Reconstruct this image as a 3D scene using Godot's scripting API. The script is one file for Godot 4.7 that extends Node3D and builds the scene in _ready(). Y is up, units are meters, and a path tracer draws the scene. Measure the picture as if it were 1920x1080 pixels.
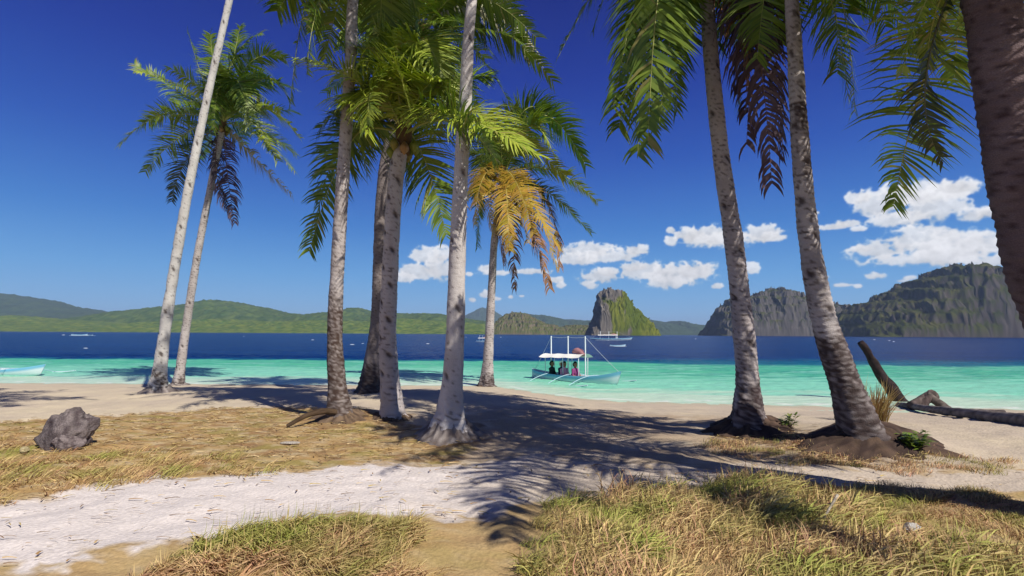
extends Node3D
# A palm-lined beach: sand and straw ground, coconut palms, shallow turquoise bay, outrigger boats, islands.
# y is up, metres; mean sea level is y = -0.5, the flat ground behind the beach is y = 0.

const SEA := -0.5
const MOUNDS := [[-3.469, -11.006, 0.16, 0.7], [-2.406, -10.945, 0.1, 0.7], [-1.067, -9.34, 0.14, 0.6], [4.327, -9.983, 0.22, 0.75], [5.721, -8.798, 0.3, 1], [2.283, -5.326, 0.14, 0.8], [-0.083, -9.982, 0.12, 0.8], [-1.409, -4.603, 0.06, 0.7]]
var PALMS := [
	{"name": "B", "label": "tall pale leaning palm trunk with small dark notches crossing another palm crown", "at": Vector3(-10.275, -0.011, -15.704),
		"spine": [Vector3(0, 0, 0), Vector3(0.236, 2.055, 0.177), Vector3(0.73, 5.147, 0.443), Vector3(1.217, 8.323, 0.515), Vector3(1.798, 11.58, 0.594), Vector3(2.317, 14.916, 0.681)], "radius": [0.169, 0.15, 0.124, 0.104, 0.091, 0.085],
		"fronds": [],
		"fill": 16, "low": -5, "length": 4.2},
	{"name": "A", "label": "slim coconut palm with dead purple-brown fronds hanging, behind the straight pale leaning trunk", "at": Vector3(-13.799, -0.491, -22.35),
		"spine": [Vector3(0, 0, 0), Vector3(0.296, 2.246, 0.193), Vector3(0.764, 5.328, 0.458), Vector3(1.3, 8.191, 0.704), Vector3(1.793, 10.724, 0.922)], "radius": [0.185, 0.158, 0.139, 0.13, 0.121],
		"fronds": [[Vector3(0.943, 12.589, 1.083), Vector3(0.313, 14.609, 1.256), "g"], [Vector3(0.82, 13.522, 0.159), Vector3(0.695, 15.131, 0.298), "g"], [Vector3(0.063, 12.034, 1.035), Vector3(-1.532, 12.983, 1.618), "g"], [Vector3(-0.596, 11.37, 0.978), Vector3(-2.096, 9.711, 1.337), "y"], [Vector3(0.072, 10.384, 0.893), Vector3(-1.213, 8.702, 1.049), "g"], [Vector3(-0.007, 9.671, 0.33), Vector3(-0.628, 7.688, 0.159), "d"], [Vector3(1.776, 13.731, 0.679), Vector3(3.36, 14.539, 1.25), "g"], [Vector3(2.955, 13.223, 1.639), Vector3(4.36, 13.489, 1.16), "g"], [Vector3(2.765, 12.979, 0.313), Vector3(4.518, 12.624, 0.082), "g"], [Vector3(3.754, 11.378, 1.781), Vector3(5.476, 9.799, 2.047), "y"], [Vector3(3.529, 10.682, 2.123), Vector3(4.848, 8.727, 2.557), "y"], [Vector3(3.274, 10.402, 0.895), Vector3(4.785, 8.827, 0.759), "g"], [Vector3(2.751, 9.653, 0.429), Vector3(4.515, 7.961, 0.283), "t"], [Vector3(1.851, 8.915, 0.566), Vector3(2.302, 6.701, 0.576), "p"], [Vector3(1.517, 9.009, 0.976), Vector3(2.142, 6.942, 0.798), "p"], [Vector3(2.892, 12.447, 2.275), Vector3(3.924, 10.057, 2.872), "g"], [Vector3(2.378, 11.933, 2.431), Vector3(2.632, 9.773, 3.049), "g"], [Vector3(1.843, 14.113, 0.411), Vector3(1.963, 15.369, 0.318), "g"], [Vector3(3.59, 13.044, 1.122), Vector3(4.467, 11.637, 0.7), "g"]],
		"fill": 14, "low": -5, "length": 3.4},
	{"name": "C", "label": "palm with dark twisted bark on its lower trunk beside the curved exposed root", "at": Vector3(-3.309, 0.098, -10.496),
		"spine": [Vector3(0, 0, 0), Vector3(-0.112, 1.439, 0.124), Vector3(-0.059, 3.084, 0.265), Vector3(0.044, 4.936, 0.424), Vector3(0.11, 5.964, 0.513), Vector3(0.166, 6.993, 0.601), Vector3(0.201, 8.021, 0.69), Vector3(0.33, 8.947, 0.769)], "radius": [0.191, 0.139, 0.126, 0.117, 0.113, 0.108, 0.104, 0.095],
		"fronds": [[Vector3(-0.597, 8.634, 0.742), Vector3(-0.87, 5.931, 0.811), "g"], [Vector3(-0.908, 8.692, 0.346), Vector3(-1.484, 8.108, 0.195), "g"], [Vector3(-0.258, 7.902, 1.181), Vector3(-0.301, 6.095, 1.528), "g"], [Vector3(-0.285, 8.739, -0.051), Vector3(-0.787, 7.553, -0.655), "g"], [Vector3(0.676, 8.659, 0.243), Vector3(0.339, 7.18, -0.386), "g"], [Vector3(1.148, 8.849, 0.46), Vector3(1.476, 7.263, 0.324), "g"], [Vector3(0.783, 8.761, -0.25), Vector3(0.528, 7.145, -0.791), "g"], [Vector3(-0.646, 9.109, -0.421), Vector3(-1.246, 8.468, -1.179), "g"]],
		"fill": 12, "low": 15, "length": 3.2},
	{"name": "D", "label": "short coconut palm with bright yellow-green crown and dark notches down its trunk", "at": Vector3(-2.314, 0.085, -10.617),
		"spine": [Vector3(0, 0, 0), Vector3(-0.113, 1.456, 0.125), Vector3(-0.078, 2.704, 0.233), Vector3(-0.023, 3.953, 0.34), Vector3(0.066, 4.889, 0.42), Vector3(0.178, 5.389, 0.463)], "radius": [0.202, 0.162, 0.153, 0.149, 0.145, 0.132],
		"fronds": [[Vector3(-0.527, 6.342, 0.545), Vector3(-1.354, 5.494, 0.774), "g"], [Vector3(-0.933, 5.913, 0.007), Vector3(-1.886, 3.307, -0.318), "g"], [Vector3(-0.269, 6.76, 0.581), Vector3(-0.897, 7.12, 0.612), "g"], [Vector3(-0.097, 7.066, 0.206), Vector3(-0.507, 7.877, 0.176), "y"], [Vector3(0.514, 7.35, 1.234), Vector3(1.257, 5.616, 1.487), "y"], [Vector3(0.539, 6.793, 0.082), Vector3(1.077, 6.349, -0.056), "g"], [Vector3(1.26, 5.233, 2.257), Vector3(2.655, 4.242, 2.974), "y"], [Vector3(1.326, 6.221, 0.234), Vector3(3.404, 4.877, -0.183), "y"], [Vector3(1.312, 5.493, 1.978), Vector3(2.466, 4.539, 2.598), "y"], [Vector3(-1.302, 5.805, -0.304), Vector3(-1.926, 3.825, -0.675), "g"], [Vector3(1.358, 5.107, 2.346), Vector3(2.071, 4.128, 3.065), "g"], [Vector3(0.532, 5.191, -0.156), Vector3(0.936, 3.634, -0.49), "g"], [Vector3(-0.215, 6.269, 1.342), Vector3(-0.142, 4.988, 1.834), "y"], [Vector3(0.191, 6.508, 1.463), Vector3(0.617, 5.269, 2.059), "y"], [Vector3(-0.799, 6.283, -0.062), Vector3(-0.789, 4.971, -0.576), "g"], [Vector3(-0.34, 7.442, 0.138), Vector3(-1.057, 6.974, -0.304), "y"], [Vector3(0.913, 6.47, 1.159), Vector3(1.364, 5.202, 1.551), "g"], [Vector3(0.037, 7.493, -0.159), Vector3(0.222, 8.168, -0.301), "g"], [Vector3(-0.721, 6.359, 0.948), Vector3(-0.332, 5.103, 1.141), "y"], [Vector3(0.032, 6.364, 0.949), Vector3(-0.891, 6.509, 1.062), "y"]],
		"fill": 6, "low": 35, "length": 2.4},
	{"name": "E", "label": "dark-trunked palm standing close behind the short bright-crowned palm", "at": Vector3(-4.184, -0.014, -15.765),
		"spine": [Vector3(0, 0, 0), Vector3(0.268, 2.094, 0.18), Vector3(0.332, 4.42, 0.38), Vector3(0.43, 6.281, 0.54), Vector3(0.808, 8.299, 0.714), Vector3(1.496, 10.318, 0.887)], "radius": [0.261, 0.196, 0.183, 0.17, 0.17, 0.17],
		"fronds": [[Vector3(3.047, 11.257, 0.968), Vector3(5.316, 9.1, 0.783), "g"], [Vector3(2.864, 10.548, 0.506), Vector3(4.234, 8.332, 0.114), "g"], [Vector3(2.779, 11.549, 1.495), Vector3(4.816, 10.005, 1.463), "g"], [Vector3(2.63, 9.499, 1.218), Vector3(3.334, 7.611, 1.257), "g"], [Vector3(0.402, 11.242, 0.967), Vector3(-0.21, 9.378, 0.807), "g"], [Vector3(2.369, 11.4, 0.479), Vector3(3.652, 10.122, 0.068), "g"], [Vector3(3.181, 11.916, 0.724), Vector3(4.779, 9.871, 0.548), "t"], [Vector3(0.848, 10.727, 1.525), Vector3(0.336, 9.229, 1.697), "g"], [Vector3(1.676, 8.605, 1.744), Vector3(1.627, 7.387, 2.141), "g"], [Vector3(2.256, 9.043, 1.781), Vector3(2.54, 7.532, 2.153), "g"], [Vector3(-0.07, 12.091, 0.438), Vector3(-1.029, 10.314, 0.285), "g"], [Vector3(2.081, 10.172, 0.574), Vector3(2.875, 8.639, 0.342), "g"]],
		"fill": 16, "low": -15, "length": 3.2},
	{"name": "F", "label": "palm with smooth whitish trunk rising from a wide grey root cone", "at": Vector3(-1.015, 0.078, -8.892),
		"spine": [Vector3(0, 0, 0), Vector3(0.087, 1.495, 0.129), Vector3(0.115, 2.711, 0.233), Vector3(0.16, 4.015, 0.345), Vector3(0.231, 5.318, 0.457), Vector3(0.277, 6.361, 0.547), Vector3(0.334, 7.057, 0.607), Vector3(0.53, 9.227, 0.593)], "radius": [0.19, 0.146, 0.136, 0.121, 0.106, 0.092, 0.081, 0.066],
		"fronds": [],
		"fill": 16, "low": 0, "length": 3.6},
	{"name": "G", "label": "small slender palm with orange dying fronds at the water edge near the outrigger boat", "at": Vector3(-1.055, -0.501, -22.752),
		"spine": [Vector3(0, 0, 0), Vector3(0.102, 1.882, 0.162), Vector3(0.201, 4.122, 0.355), Vector3(0.323, 6.363, 0.547), Vector3(0.669, 8.784, 0.755)], "radius": [0.245, 0.189, 0.161, 0.142, 0.132],
		"fronds": [[Vector3(2.148, 12.103, 0.74), Vector3(4.196, 9.454, 0.311), "g"], [Vector3(1.896, 11.358, 1.378), Vector3(3.1, 8.311, 1.417), "y"], [Vector3(1.468, 12.186, 0.546), Vector3(2.976, 11.318, 0.371), "g"], [Vector3(2.565, 9.13, 1.287), Vector3(4.504, 7.578, 1.455), "y"], [Vector3(2.379, 8.39, 0.722), Vector3(4.369, 6.453, 0.555), "g"], [Vector3(0.099, 10.575, 0.408), Vector3(-0.43, 7.435, -0.164), "g"], [Vector3(-0.208, 8.823, 0.759), Vector3(-0.429, 5.831, 0.301), "g"], [Vector3(-0.274, 9.019, 1.579), Vector3(-0.919, 6.875, 1.796), "o"], [Vector3(-0.131, 8.621, 2.147), Vector3(-0.378, 6.355, 2.755), "o"], [Vector3(1.24, 8.152, 2.307), Vector3(1.839, 5.89, 3.116), "o"], [Vector3(1.565, 7.844, 1.879), Vector3(2.908, 5.426, 2.273), "o"], [Vector3(0.826, 7.707, 2.369), Vector3(0.948, 5.29, 3.065), "o"], [Vector3(0.064, 8.316, 1.719), Vector3(0.309, 6.085, 2.029), "o"], [Vector3(1.031, 8.243, 1.612), Vector3(1.677, 5.796, 1.904), "o"], [Vector3(1.909, 7.787, 1.272), Vector3(2.894, 4.825, 1.218), "o"], [Vector3(1.595, 7.938, 0.683), Vector3(2.629, 4.136, 0.356), "b"], [Vector3(1.037, 7.308, 0.428), Vector3(1.169, 4.145, 0.156), "b"], [Vector3(0.594, 7.193, 0.92), Vector3(0.719, 4.971, 0.829), "b"], [Vector3(0.579, 10.831, 1.534), Vector3(1.228, 11.319, 1.977), "g"], [Vector3(-0.108, 10.84, 0.932), Vector3(-0.779, 10.388, 0.893), "g"], [Vector3(2.641, 8.071, 0.192), Vector3(3.127, 5.11, -0.163), "b"]],
		"fill": 5, "low": 40, "length": 2.6},
	{"name": "H", "label": "palm on a dark root collar with long fronds hanging down both sides", "at": Vector3(4.098, 0.122, -9.41),
		"spine": [Vector3(0, 0, 0), Vector3(-0.015, 0.921, 0.079), Vector3(-0.142, 2.209, 0.19), Vector3(-0.278, 3.313, 0.285), Vector3(-0.479, 4.6, 0.396), Vector3(-0.635, 5.98, 0.514), Vector3(-0.754, 7.361, 0.633), Vector3(-0.852, 8.373, 0.72)], "radius": [0.256, 0.182, 0.163, 0.151, 0.136, 0.124, 0.113, 0.101],
		"fronds": [[Vector3(-1.591, 8.368, 0.72), Vector3(-1.986, 4.572, 0.594), "g"], [Vector3(-1.27, 7.972, 0.987), Vector3(-1.791, 4.838, 1.219), "g"], [Vector3(-1.34, 8.951, 0.368), Vector3(-2.147, 5.374, -0.14), "g"], [Vector3(-1.815, 8.088, 1.197), Vector3(-2.53, 5.127, 1.344), "g"], [Vector3(-1.253, 8.423, 0.524), Vector3(-1.159, 5.549, 0.176), "g"], [Vector3(-1.753, 7.874, 1.58), Vector3(-2.111, 4.371, 1.781), "g"], [Vector3(-1.917, 8.735, 0.751), Vector3(-3.335, 6.333, 0.545), "g"], [Vector3(-1.678, 9.396, 0.206), Vector3(-2.62, 7.249, -0.18), "g"], [Vector3(0.023, 8.054, 0.492), Vector3(0.041, 4.95, 0.225), "p"], [Vector3(-0.194, 7.467, 1.044), Vector3(0.149, 4.05, 0.85), "p"], [Vector3(0.352, 8.219, 0.406), Vector3(0.734, 4.847, 0.116), "p"], [Vector3(-0.04, 8.065, 0.192), Vector3(0.108, 5.722, -0.21), "g"], [Vector3(-0.785, 8.127, 0.097), Vector3(-1.046, 5.942, -0.493), "g"], [Vector3(-0.423, 7.778, 0.87), Vector3(-0.092, 5.396, 0.765), "b"], [Vector3(-0.257, 8.592, 0.036), Vector3(-0.142, 6.814, -0.518), "g"], [Vector3(0.21, 8.471, 0.728), Vector3(0.313, 6.538, 0.562), "g"]],
		"fill": 10, "low": 25, "length": 3.4},
	{"name": "I", "label": "thick-based curved palm with scaly dark lower bark beside the dry shrub", "at": Vector3(5.32, 0.156, -8.142),
		"spine": [Vector3(0, 0, 0), Vector3(-0.324, 0.825, 0.071), Vector3(-0.649, 1.777, 0.153), Vector3(-0.854, 2.81, 0.242), Vector3(-0.98, 3.922, 0.337), Vector3(-1.058, 4.955, 0.426), Vector3(-1.111, 5.83, 0.501), Vector3(-1.163, 6.545, 0.563), Vector3(-1.216, 7.34, 0.631)], "radius": [0.282, 0.208, 0.168, 0.141, 0.127, 0.114, 0.101, 0.09, 0.08],
		"fronds": [[Vector3(-0.48, 7.105, 0.611), Vector3(-0.204, 4.865, 0.418), "g"], [Vector3(-0.201, 7.437, 0.037), Vector3(0.016, 5.826, -0.302), "g"], [Vector3(-0.512, 7.509, 0.947), Vector3(0.415, 5.885, 1.108), "g"], [Vector3(-0.054, 8.058, 0.392), Vector3(0.774, 6.304, 0.141), "g"], [Vector3(-1.374, 7.226, 0.32), Vector3(-1.486, 5.874, 0.104), "g"], [Vector3(-1.224, 7.743, -0.137), Vector3(-1.304, 6.469, -0.648), "g"], [Vector3(-0.998, 7.372, -0.269), Vector3(-0.608, 6.673, -0.831), "g"], [Vector3(0.615, 8.541, -0.068), Vector3(2.271, 7.313, -0.576), "g"], [Vector3(-0.625, 7.056, 1.209), Vector3(-0.453, 5.577, 1.483), "g"], [Vector3(-0.932, 6.607, 1.07), Vector3(-0.811, 4.76, 1.212), "g"]],
		"fill": 10, "low": 25, "length": 3.3},
	{"name": "J", "label": "stout brownish purple ringed palm trunk with one dark drooping frond", "at": Vector3(5.808, 0, -4.921),
		"spine": [Vector3(0, 0, 0), Vector3(-0.244, 1.098, 0.102), Vector3(-0.8, 1.853, 0.116), Vector3(-1.098, 2.819, 0.149), Vector3(-1.26, 3.806, 0.184), Vector3(-1.378, 4.813, 0.22), Vector3(-1.46, 5.305, 0.263)], "radius": [0.406, 0.321, 0.289, 0.252, 0.222, 0.197, 0.184],
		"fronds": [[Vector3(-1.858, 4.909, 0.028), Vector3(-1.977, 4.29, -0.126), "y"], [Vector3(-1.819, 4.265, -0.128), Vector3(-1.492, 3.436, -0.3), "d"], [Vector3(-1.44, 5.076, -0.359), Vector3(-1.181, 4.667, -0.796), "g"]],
		"fill": 38, "low": 4, "length": 4.1},
	{"name": "K", "label": "tall coconut palm shading the sand past the grey boulder", "at": Vector3(-9.2, 0, -4.2),
		"spine": [Vector3(0, 0, 0), Vector3(0.5, 3, -0.3), Vector3(0.9, 6, -0.8), Vector3(1.3, 8.3, -1.1)], "radius": [0.24, 0.18, 0.16, 0.14],
		"fronds": [],
		"fill": 22, "low": 0, "length": 3.6}
]
var PATH := PackedVector2Array([Vector2(-6.326, -4.824), Vector2(-5.037, -5.426), Vector2(-4.702, -5.988), Vector2(-4.158, -6.49), Vector2(-2.865, -6.711), Vector2(-1.812, -7.192), Vector2(-0.681, -7.112), Vector2(0.319, -7.815), Vector2(2.055, -7.212), Vector2(3.869, -7.313), Vector2(4.971, -6.871), Vector2(6.599, -7.031), Vector2(9.313, -7.112), Vector2(7.731, -5.927), Vector2(5.6, -5.988), Vector2(4.497, -6.229), Vector2(3.35, -6.349), Vector2(1.943, -5.841), Vector2(0.813, -5.887), Vector2(0.227, -5.526), Vector2(-0.29, -5.205), Vector2(-0.778, -5.103), Vector2(-1.654, -5.062), Vector2(-2.314, -4.723), Vector2(-2.697, -4.462), Vector2(-3.277, -4.221), Vector2(-3.732, -4.061), Vector2(-4.721, -3.639)])
var STRAW := PackedVector2Array([Vector2(-13.651, -9.541), Vector2(-9.662, -10.264), Vector2(-7.908, -11.348), Vector2(-6.704, -12.191), Vector2(-5.072, -12.913), Vector2(-2.794, -10.975), Vector2(-0.977, -9.168), Vector2(-0.485, -8.496), Vector2(-0.681, -7.112), Vector2(-1.812, -7.192), Vector2(-2.865, -6.711), Vector2(-4.158, -6.49), Vector2(-4.702, -5.988), Vector2(-5.037, -5.426), Vector2(-6.326, -4.824)])
var GRASS_A := PackedVector2Array([Vector2(-2.602, -3.74), Vector2(-2.622, -4.341), Vector2(-2.081, -4.521), Vector2(-1.6, -4.9), Vector2(-1.252, -5.021), Vector2(-0.86, -4.52), Vector2(-0.6, -3.76)])
var GRASS_B := PackedVector2Array([Vector2(0.156, -3.78), Vector2(0.115, -4.302), Vector2(0.155, -4.924), Vector2(0.488, -5.446), Vector2(1.347, -5.725), Vector2(2.549, -6.205), Vector2(2.752, -5.639), Vector2(3.212, -5.162), Vector2(3.508, -4.763), Vector2(4.178, -4.502), Vector2(5.22, -4.362), Vector2(4.277, -3.599), Vector2(0.148, -3.559)])
var GRASS_C := PackedVector2Array([Vector2(3.154, -6.328), Vector2(3.84, -6.148), Vector2(5.484, -5.988), Vector2(4.984, -4.944), Vector2(4.261, -4.683), Vector2(3.564, -4.964), Vector2(3.12, -5.341)])
var GRASS_D := PackedVector2Array([Vector2(3.144, -8.638), Vector2(4.569, -8.93), Vector2(4.852, -7.731), Vector2(6.065, -7.826), Vector2(6.838, -7.432), Vector2(6.33, -6.891), Vector2(4.971, -6.871), Vector2(3.869, -7.313), Vector2(3.017, -7.875)])
var GRASS_E := PackedVector2Array([Vector2(-9.285, -7.553), Vector2(-8.204, -8.738), Vector2(-6.404, -7.815), Vector2(-4.937, -7.674), Vector2(-3.452, -7.393), Vector2(-3.051, -6.831), Vector2(-4.158, -6.49), Vector2(-4.702, -5.988), Vector2(-5.133, -5.527), Vector2(-6.313, -5.185)])
var EARTH := PackedVector2Array([Vector2(3.283, -9.259), Vector2(4.047, -9.548), Vector2(4.735, -9.247), Vector2(5.159, -8.46), Vector2(6.022, -8.279), Vector2(6.077, -7.747), Vector2(5.149, -7.111), Vector2(4.297, -7.312), Vector2(3.565, -7.895)])
const CLOUDS := [[-8.903, 8.03, 1.566, 1.132], [-9.714, 6.371, 1.893, 1.017], [-7.92, 6.809, 1.405, 1.475], [-11.372, 5.766, 1.101, 0.506], [-7.607, 8.347, 0.901, 0.909], [8.591, 8.87, 2.521, 0.793], [10.832, 8.151, 2.764, 0.844], [6.882, 7.932, 2.259, 0.626], [13.328, 8.758, 1.194, 0.558], [9.133, 6.037, 1.899, 0.792], [8.283, 5.195, 0.898, 0.567], [10.258, 6.587, 1.11, 0.451], [14.654, 6.503, 2.413, 1.109], [17.313, 6.16, 2.872, 1.313], [18.882, 6.386, 1.795, 0.976], [13.031, 7.096, 1.36, 0.502], [16.241, 5.362, 2.113, 0.77], [20.502, 9.814, 2.513, 1.181], [18.447, 10.194, 1.289, 0.761], [22.5, 9.325, 2.445, 0.847], [25.424, 9.757, 1.869, 0.931], [26.355, 9.431, 1.15, 0.513], [16.691, 9.463, 0.578, 0.604], [16.768, 10.712, 0.525, 0.329], [35.428, 11.444, 2.092, 1.401], [37.73, 12.034, 2.15, 1.088], [39.875, 12.009, 1.519, 0.791], [38.387, 10.591, 2.464, 1.347], [40.575, 12.24, 0.992, 0.435], [36.519, 10.15, 2.22, 0.829], [33.266, 12.289, 0.881, 0.575], [41.282, 9.753, 1.132, 0.603], [42.424, 9.804, 0.937, 0.508], [34.86, 7.526, 2.315, 1.034], [37.532, 7.978, 2.702, 1.272], [39.964, 7.07, 3.029, 1.405], [41.968, 7.304, 1.9, 1.108], [38.188, 6.557, 3.894, 0.721], [33.275, 7.751, 1.201, 0.383], [42.534, 5.97, 2.178, 0.591], [31.286, 9.962, 1.255, 0.294], [32.555, 10.126, 0.896, 0.386], [33.353, 9.564, 0.56, 0.239], [-4.609, 6.358, 0.398, 0.286], [-2.777, 6.839, 0.915, 0.458], [-2.026, 6.504, 1.717, 0.344], [-4.289, 3.62, 0.399, 0.286], [-2.751, 4.15, 0.629, 0.458], [-1.6, 3.759, 0.458, 0.286], [-0.109, 3.941, 0.344, 0.229], [1.039, 4.004, 0.286, 0.172], [4.878, 5.782, 0.796, 0.343], [5.276, 5.21, 0.511, 0.399], [24.367, 6.444, 0.571, 0.626], [21.135, 4.865, 0.498, 0.321], [31.911, 4.593, 0.743, 0.195], [33.054, 4.447, 0.322, 0.192], [34.368, 5.29, 0.859, 0.378], [36.836, 4.963, 0.661, 0.229], [36.267, 4.764, 0.521, 0.185], [30.046, 11.362, 0.429, 0.198], [30.465, 5.396, 0.426, 0.198], [2.295, 6.642, 1.716, 0.343], [46.035, 7.256, 1.657, 0.796], [47.748, 6.268, 1.813, 0.693]]
var LANDS := [
	{"name": "mountain", "label": "faint purple-blue mountain peeping above the far green range", "depth": 900, "kind": "far", "rough": 0.1, "ridge": [Vector3(-821.963, 117.033, -7517.808), Vector3(-635.243, 252.61, -7506.149), Vector3(-410.938, 373.458, -7495.756), Vector3(-260.681, 329.485, -7499.537), Vector3(2.765, 166.601, -7513.545), Vector3(153.108, 107.684, -7518.612)]},
	{"name": "ridge", "label": "low blue hazy ridge running behind the rock pinnacle island", "depth": 900, "kind": "far", "rough": 0.12, "ridge": [Vector3(-153.841, 73.843, -5213.033), Vector3(1.617, 167.993, -5204.936), Vector3(131.435, 199.823, -5202.199), Vector3(313.522, 185.325, -5203.445), Vector3(521.758, 145.073, -5206.907), Vector3(729.815, 135.905, -5207.696), Vector3(1041.87, 127.333, -5208.433), Vector3(1249.716, 154.431, -5206.102), Vector3(1457.923, 119.359, -5209.118), Vector3(1572.231, 135.558, -5207.725), Vector3(1770.037, 100.426, -5210.747), Vector3(2004.153, 81.046, -5212.413), Vector3(2290.358, 46.422, -5215.391)]},
	{"name": "ridge", "label": "dark blue-green ridge sloping down behind the long green hills", "depth": 800, "kind": "far", "rough": 0.12, "ridge": [Vector3(-6131.414, 243.194, -4194.777), Vector3(-4872.016, 350.852, -4185.519), Vector3(-4031.691, 297.09, -4190.142), Vector3(-3779.454, 256.691, -4193.617), Vector3(-3485.071, 191.426, -4199.23), Vector3(-3190.786, 142.899, -4203.403), Vector3(-2938.621, 115.054, -4205.798), Vector3(-2644.505, 95.819, -4207.452), Vector3(-2350.268, 55.661, -4210.905)]},
	{"name": "hills", "label": "long rolling green hills with a rounded summit across the bay", "depth": 700, "kind": "green", "rough": 0.14, "ridge": [Vector3(-2686.628, 31.414, -3209.299), Vector3(-2351.039, 103.482, -3203.102), Vector3(-2175.171, 126.81, -3201.095), Vector3(-1983.304, 150.229, -3199.081), Vector3(-1791.454, 176.836, -3196.793), Vector3(-1727.529, 189.956, -3195.665), Vector3(-1663.475, 180.758, -3196.456), Vector3(-1471.275, 146.79, -3199.377), Vector3(-1327.093, 115.735, -3202.048), Vector3(-1183.04, 106.997, -3202.799), Vector3(-1087.116, 120.3, -3201.655), Vector3(-991.209, 136.792, -3200.237), Vector3(-911.285, 150.004, -3199.101), Vector3(-831.157, 128.146, -3200.98), Vector3(-671.104, 119.499, -3201.724), Vector3(-511.107, 120.417, -3201.645), Vector3(-415.072, 114.592, -3202.146), Vector3(-254.927, 90.005, -3204.261), Vector3(-94.782, 65.417, -3206.375), Vector3(65.4, 34.454, -3209.038)]},
	{"name": "foothills", "label": "low bright green foothills along the far shoreline", "depth": 450, "kind": "bright", "rough": 0.2, "ridge": [Vector3(-3649.133, 55.981, -2504.603), Vector3(-2649.207, 71.683, -2503.252), Vector3(-2399.183, 68.136, -2503.557), Vector3(-2299.213, 73.691, -2503.08), Vector3(-2174.114, 56.973, -2504.517), Vector3(-2024.088, 52.852, -2504.872), Vector3(-1774.006, 39.342, -2506.034), Vector3(-1524.082, 53.231, -2504.839), Vector3(-1349.142, 64.198, -2503.896), Vector3(-1099.06, 50.688, -2505.058), Vector3(-899.107, 59.308, -2504.317), Vector3(-649.082, 55.761, -2504.622), Vector3(-499.171, 71.567, -2503.262), Vector3(-399.115, 62.177, -2504.07), Vector3(-249.089, 58.057, -2504.424), Vector3(-73.976, 39.135, -2506.052), Vector3(76.122, 22.56, -2507.477)]},
	{"name": "headland", "label": "brownish cliffed headland with low green tail behind the small boats", "depth": 200, "kind": "brown", "rough": 0.2, "ridge": [Vector3(-78.923, 13.103, -1906.076), Vector3(-56.299, 43.521, -1903.46), Vector3(-27.93, 66.401, -1901.492), Vector3(0.514, 76.029, -1900.664), Vector3(48.024, 74.409, -1900.803), Vector3(76.622, 57.535, -1902.254), Vector3(114.731, 38.824, -1903.864), Vector3(171.807, 25.9, -1904.975), Vector3(224.962, 33.777, -1904.298), Vector3(266.783, 30.231, -1904.603), Vector3(361.869, 15.632, -1905.858)]},
	{"name": "island", "label": "steep pinnacle island with grey cliff face and green slope", "depth": 62, "kind": "pinnacle", "rough": 0.22, "ridge": [Vector3(169.805, 0.782, -1204.551), Vector3(175.681, 22.336, -1202.698), Vector3(186.405, 35.549, -1201.561), Vector3(191.018, 67.857, -1198.783), Vector3(195.694, 89.405, -1196.93), Vector3(207.631, 100.234, -1195.999), Vector3(225.617, 102.728, -1195.784), Vector3(242.444, 98.042, -1196.187), Vector3(258.106, 87.372, -1197.105), Vector3(272.624, 67.13, -1198.845), Vector3(288.327, 49.286, -1200.38), Vector3(300.396, 37.399, -1201.402), Vector3(312.451, 27.903, -1202.219), Vector3(322.175, 6.438, -1204.065)]},
	{"name": "island", "label": "rugged grey cliff island seen between the two leaning palm trunks", "depth": 120, "kind": "grey", "rough": 0.16, "ridge": [Vector3(629.851, 2.424, -1706.256), Vector3(646.636, 39.784, -1703.043), Vector3(666.8, 80.55, -1699.537), Vector3(700.604, 114.62, -1696.607), Vector3(756.625, 128.491, -1695.414), Vector3(809.294, 133.875, -1694.951), Vector3(826.196, 150.91, -1693.486), Vector3(860.196, 151.105, -1693.469), Vector3(904.473, 137.809, -1694.613), Vector3(952.18, 119.451, -1696.191), Vector3(1003.277, 102.806, -1697.623), Vector3(1054.296, 99.712, -1697.889), Vector3(1066.333, 76.068, -1699.922), Vector3(1098.691, 66.091, -1700.78), Vector3(1156.568, 52.873, -1701.917), Vector3(1241.782, 16.099, -1705.08)]},
	{"name": "island", "label": "large dark green mountain island rising beneath the big white cloud", "depth": 200, "kind": "dark", "rough": 0.16, "ridge": [Vector3(900.728, 7.367, -1505.092), Vector3(945.503, 46.481, -1501.729), Vector3(975.364, 70.564, -1499.657), Vector3(1002.277, 85.664, -1498.359), Vector3(1027.716, 96.271, -1497.447), Vector3(1053.199, 99.407, -1497.177), Vector3(1095.034, 128.042, -1494.714), Vector3(1139.903, 150.717, -1492.764), Vector3(1178.79, 170.369, -1491.074), Vector3(1208.66, 192.958, -1489.132), Vector3(1244.634, 197.648, -1488.728), Vector3(1304.607, 202.476, -1488.313), Vector3(1349.693, 187.79, -1489.576), Vector3(1394.735, 180.575, -1490.196), Vector3(1499.802, 169.222, -1491.173), Vector3(1649.973, 140.194, -1493.669), Vector3(1860.228, 96.565, -1497.421), Vector3(2085.657, 23.133, -1503.737)]}
]
const BOULDER := Vector3(-6.633, -0.004, -8.136)
const STUMP := Vector3(13.344, -0.586, -18.363)
const LOG_A := Vector3(12.288, -0.522, -17.174)
const LOG_B := Vector3(10.315, -0.034, -10.186)
const CHUNK := Vector3(12.436, -0.495, -16.268)
const FLAT := Vector3(12.339, -0.39, -14.312)
const SHRUB := Vector3(7.794, -0.092, -11.436)
const PLANT_A := Vector3(4.753, 0.153, -9.247)
const PLANT_B := Vector3(5.706, 0.088, -7.707)
const WHITE := Vector3(3.462, 0.006, -4.763)
const SCRAP := Vector3(-3.373, -0.002, -8.337)
const HUSK := Vector3(-6.867, -0.003, -7.694)
const STICK := Vector3(2.714, 0.063, -4.778)
const ROOT := Vector3(-3.504, 0.009, -9.821)
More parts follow.
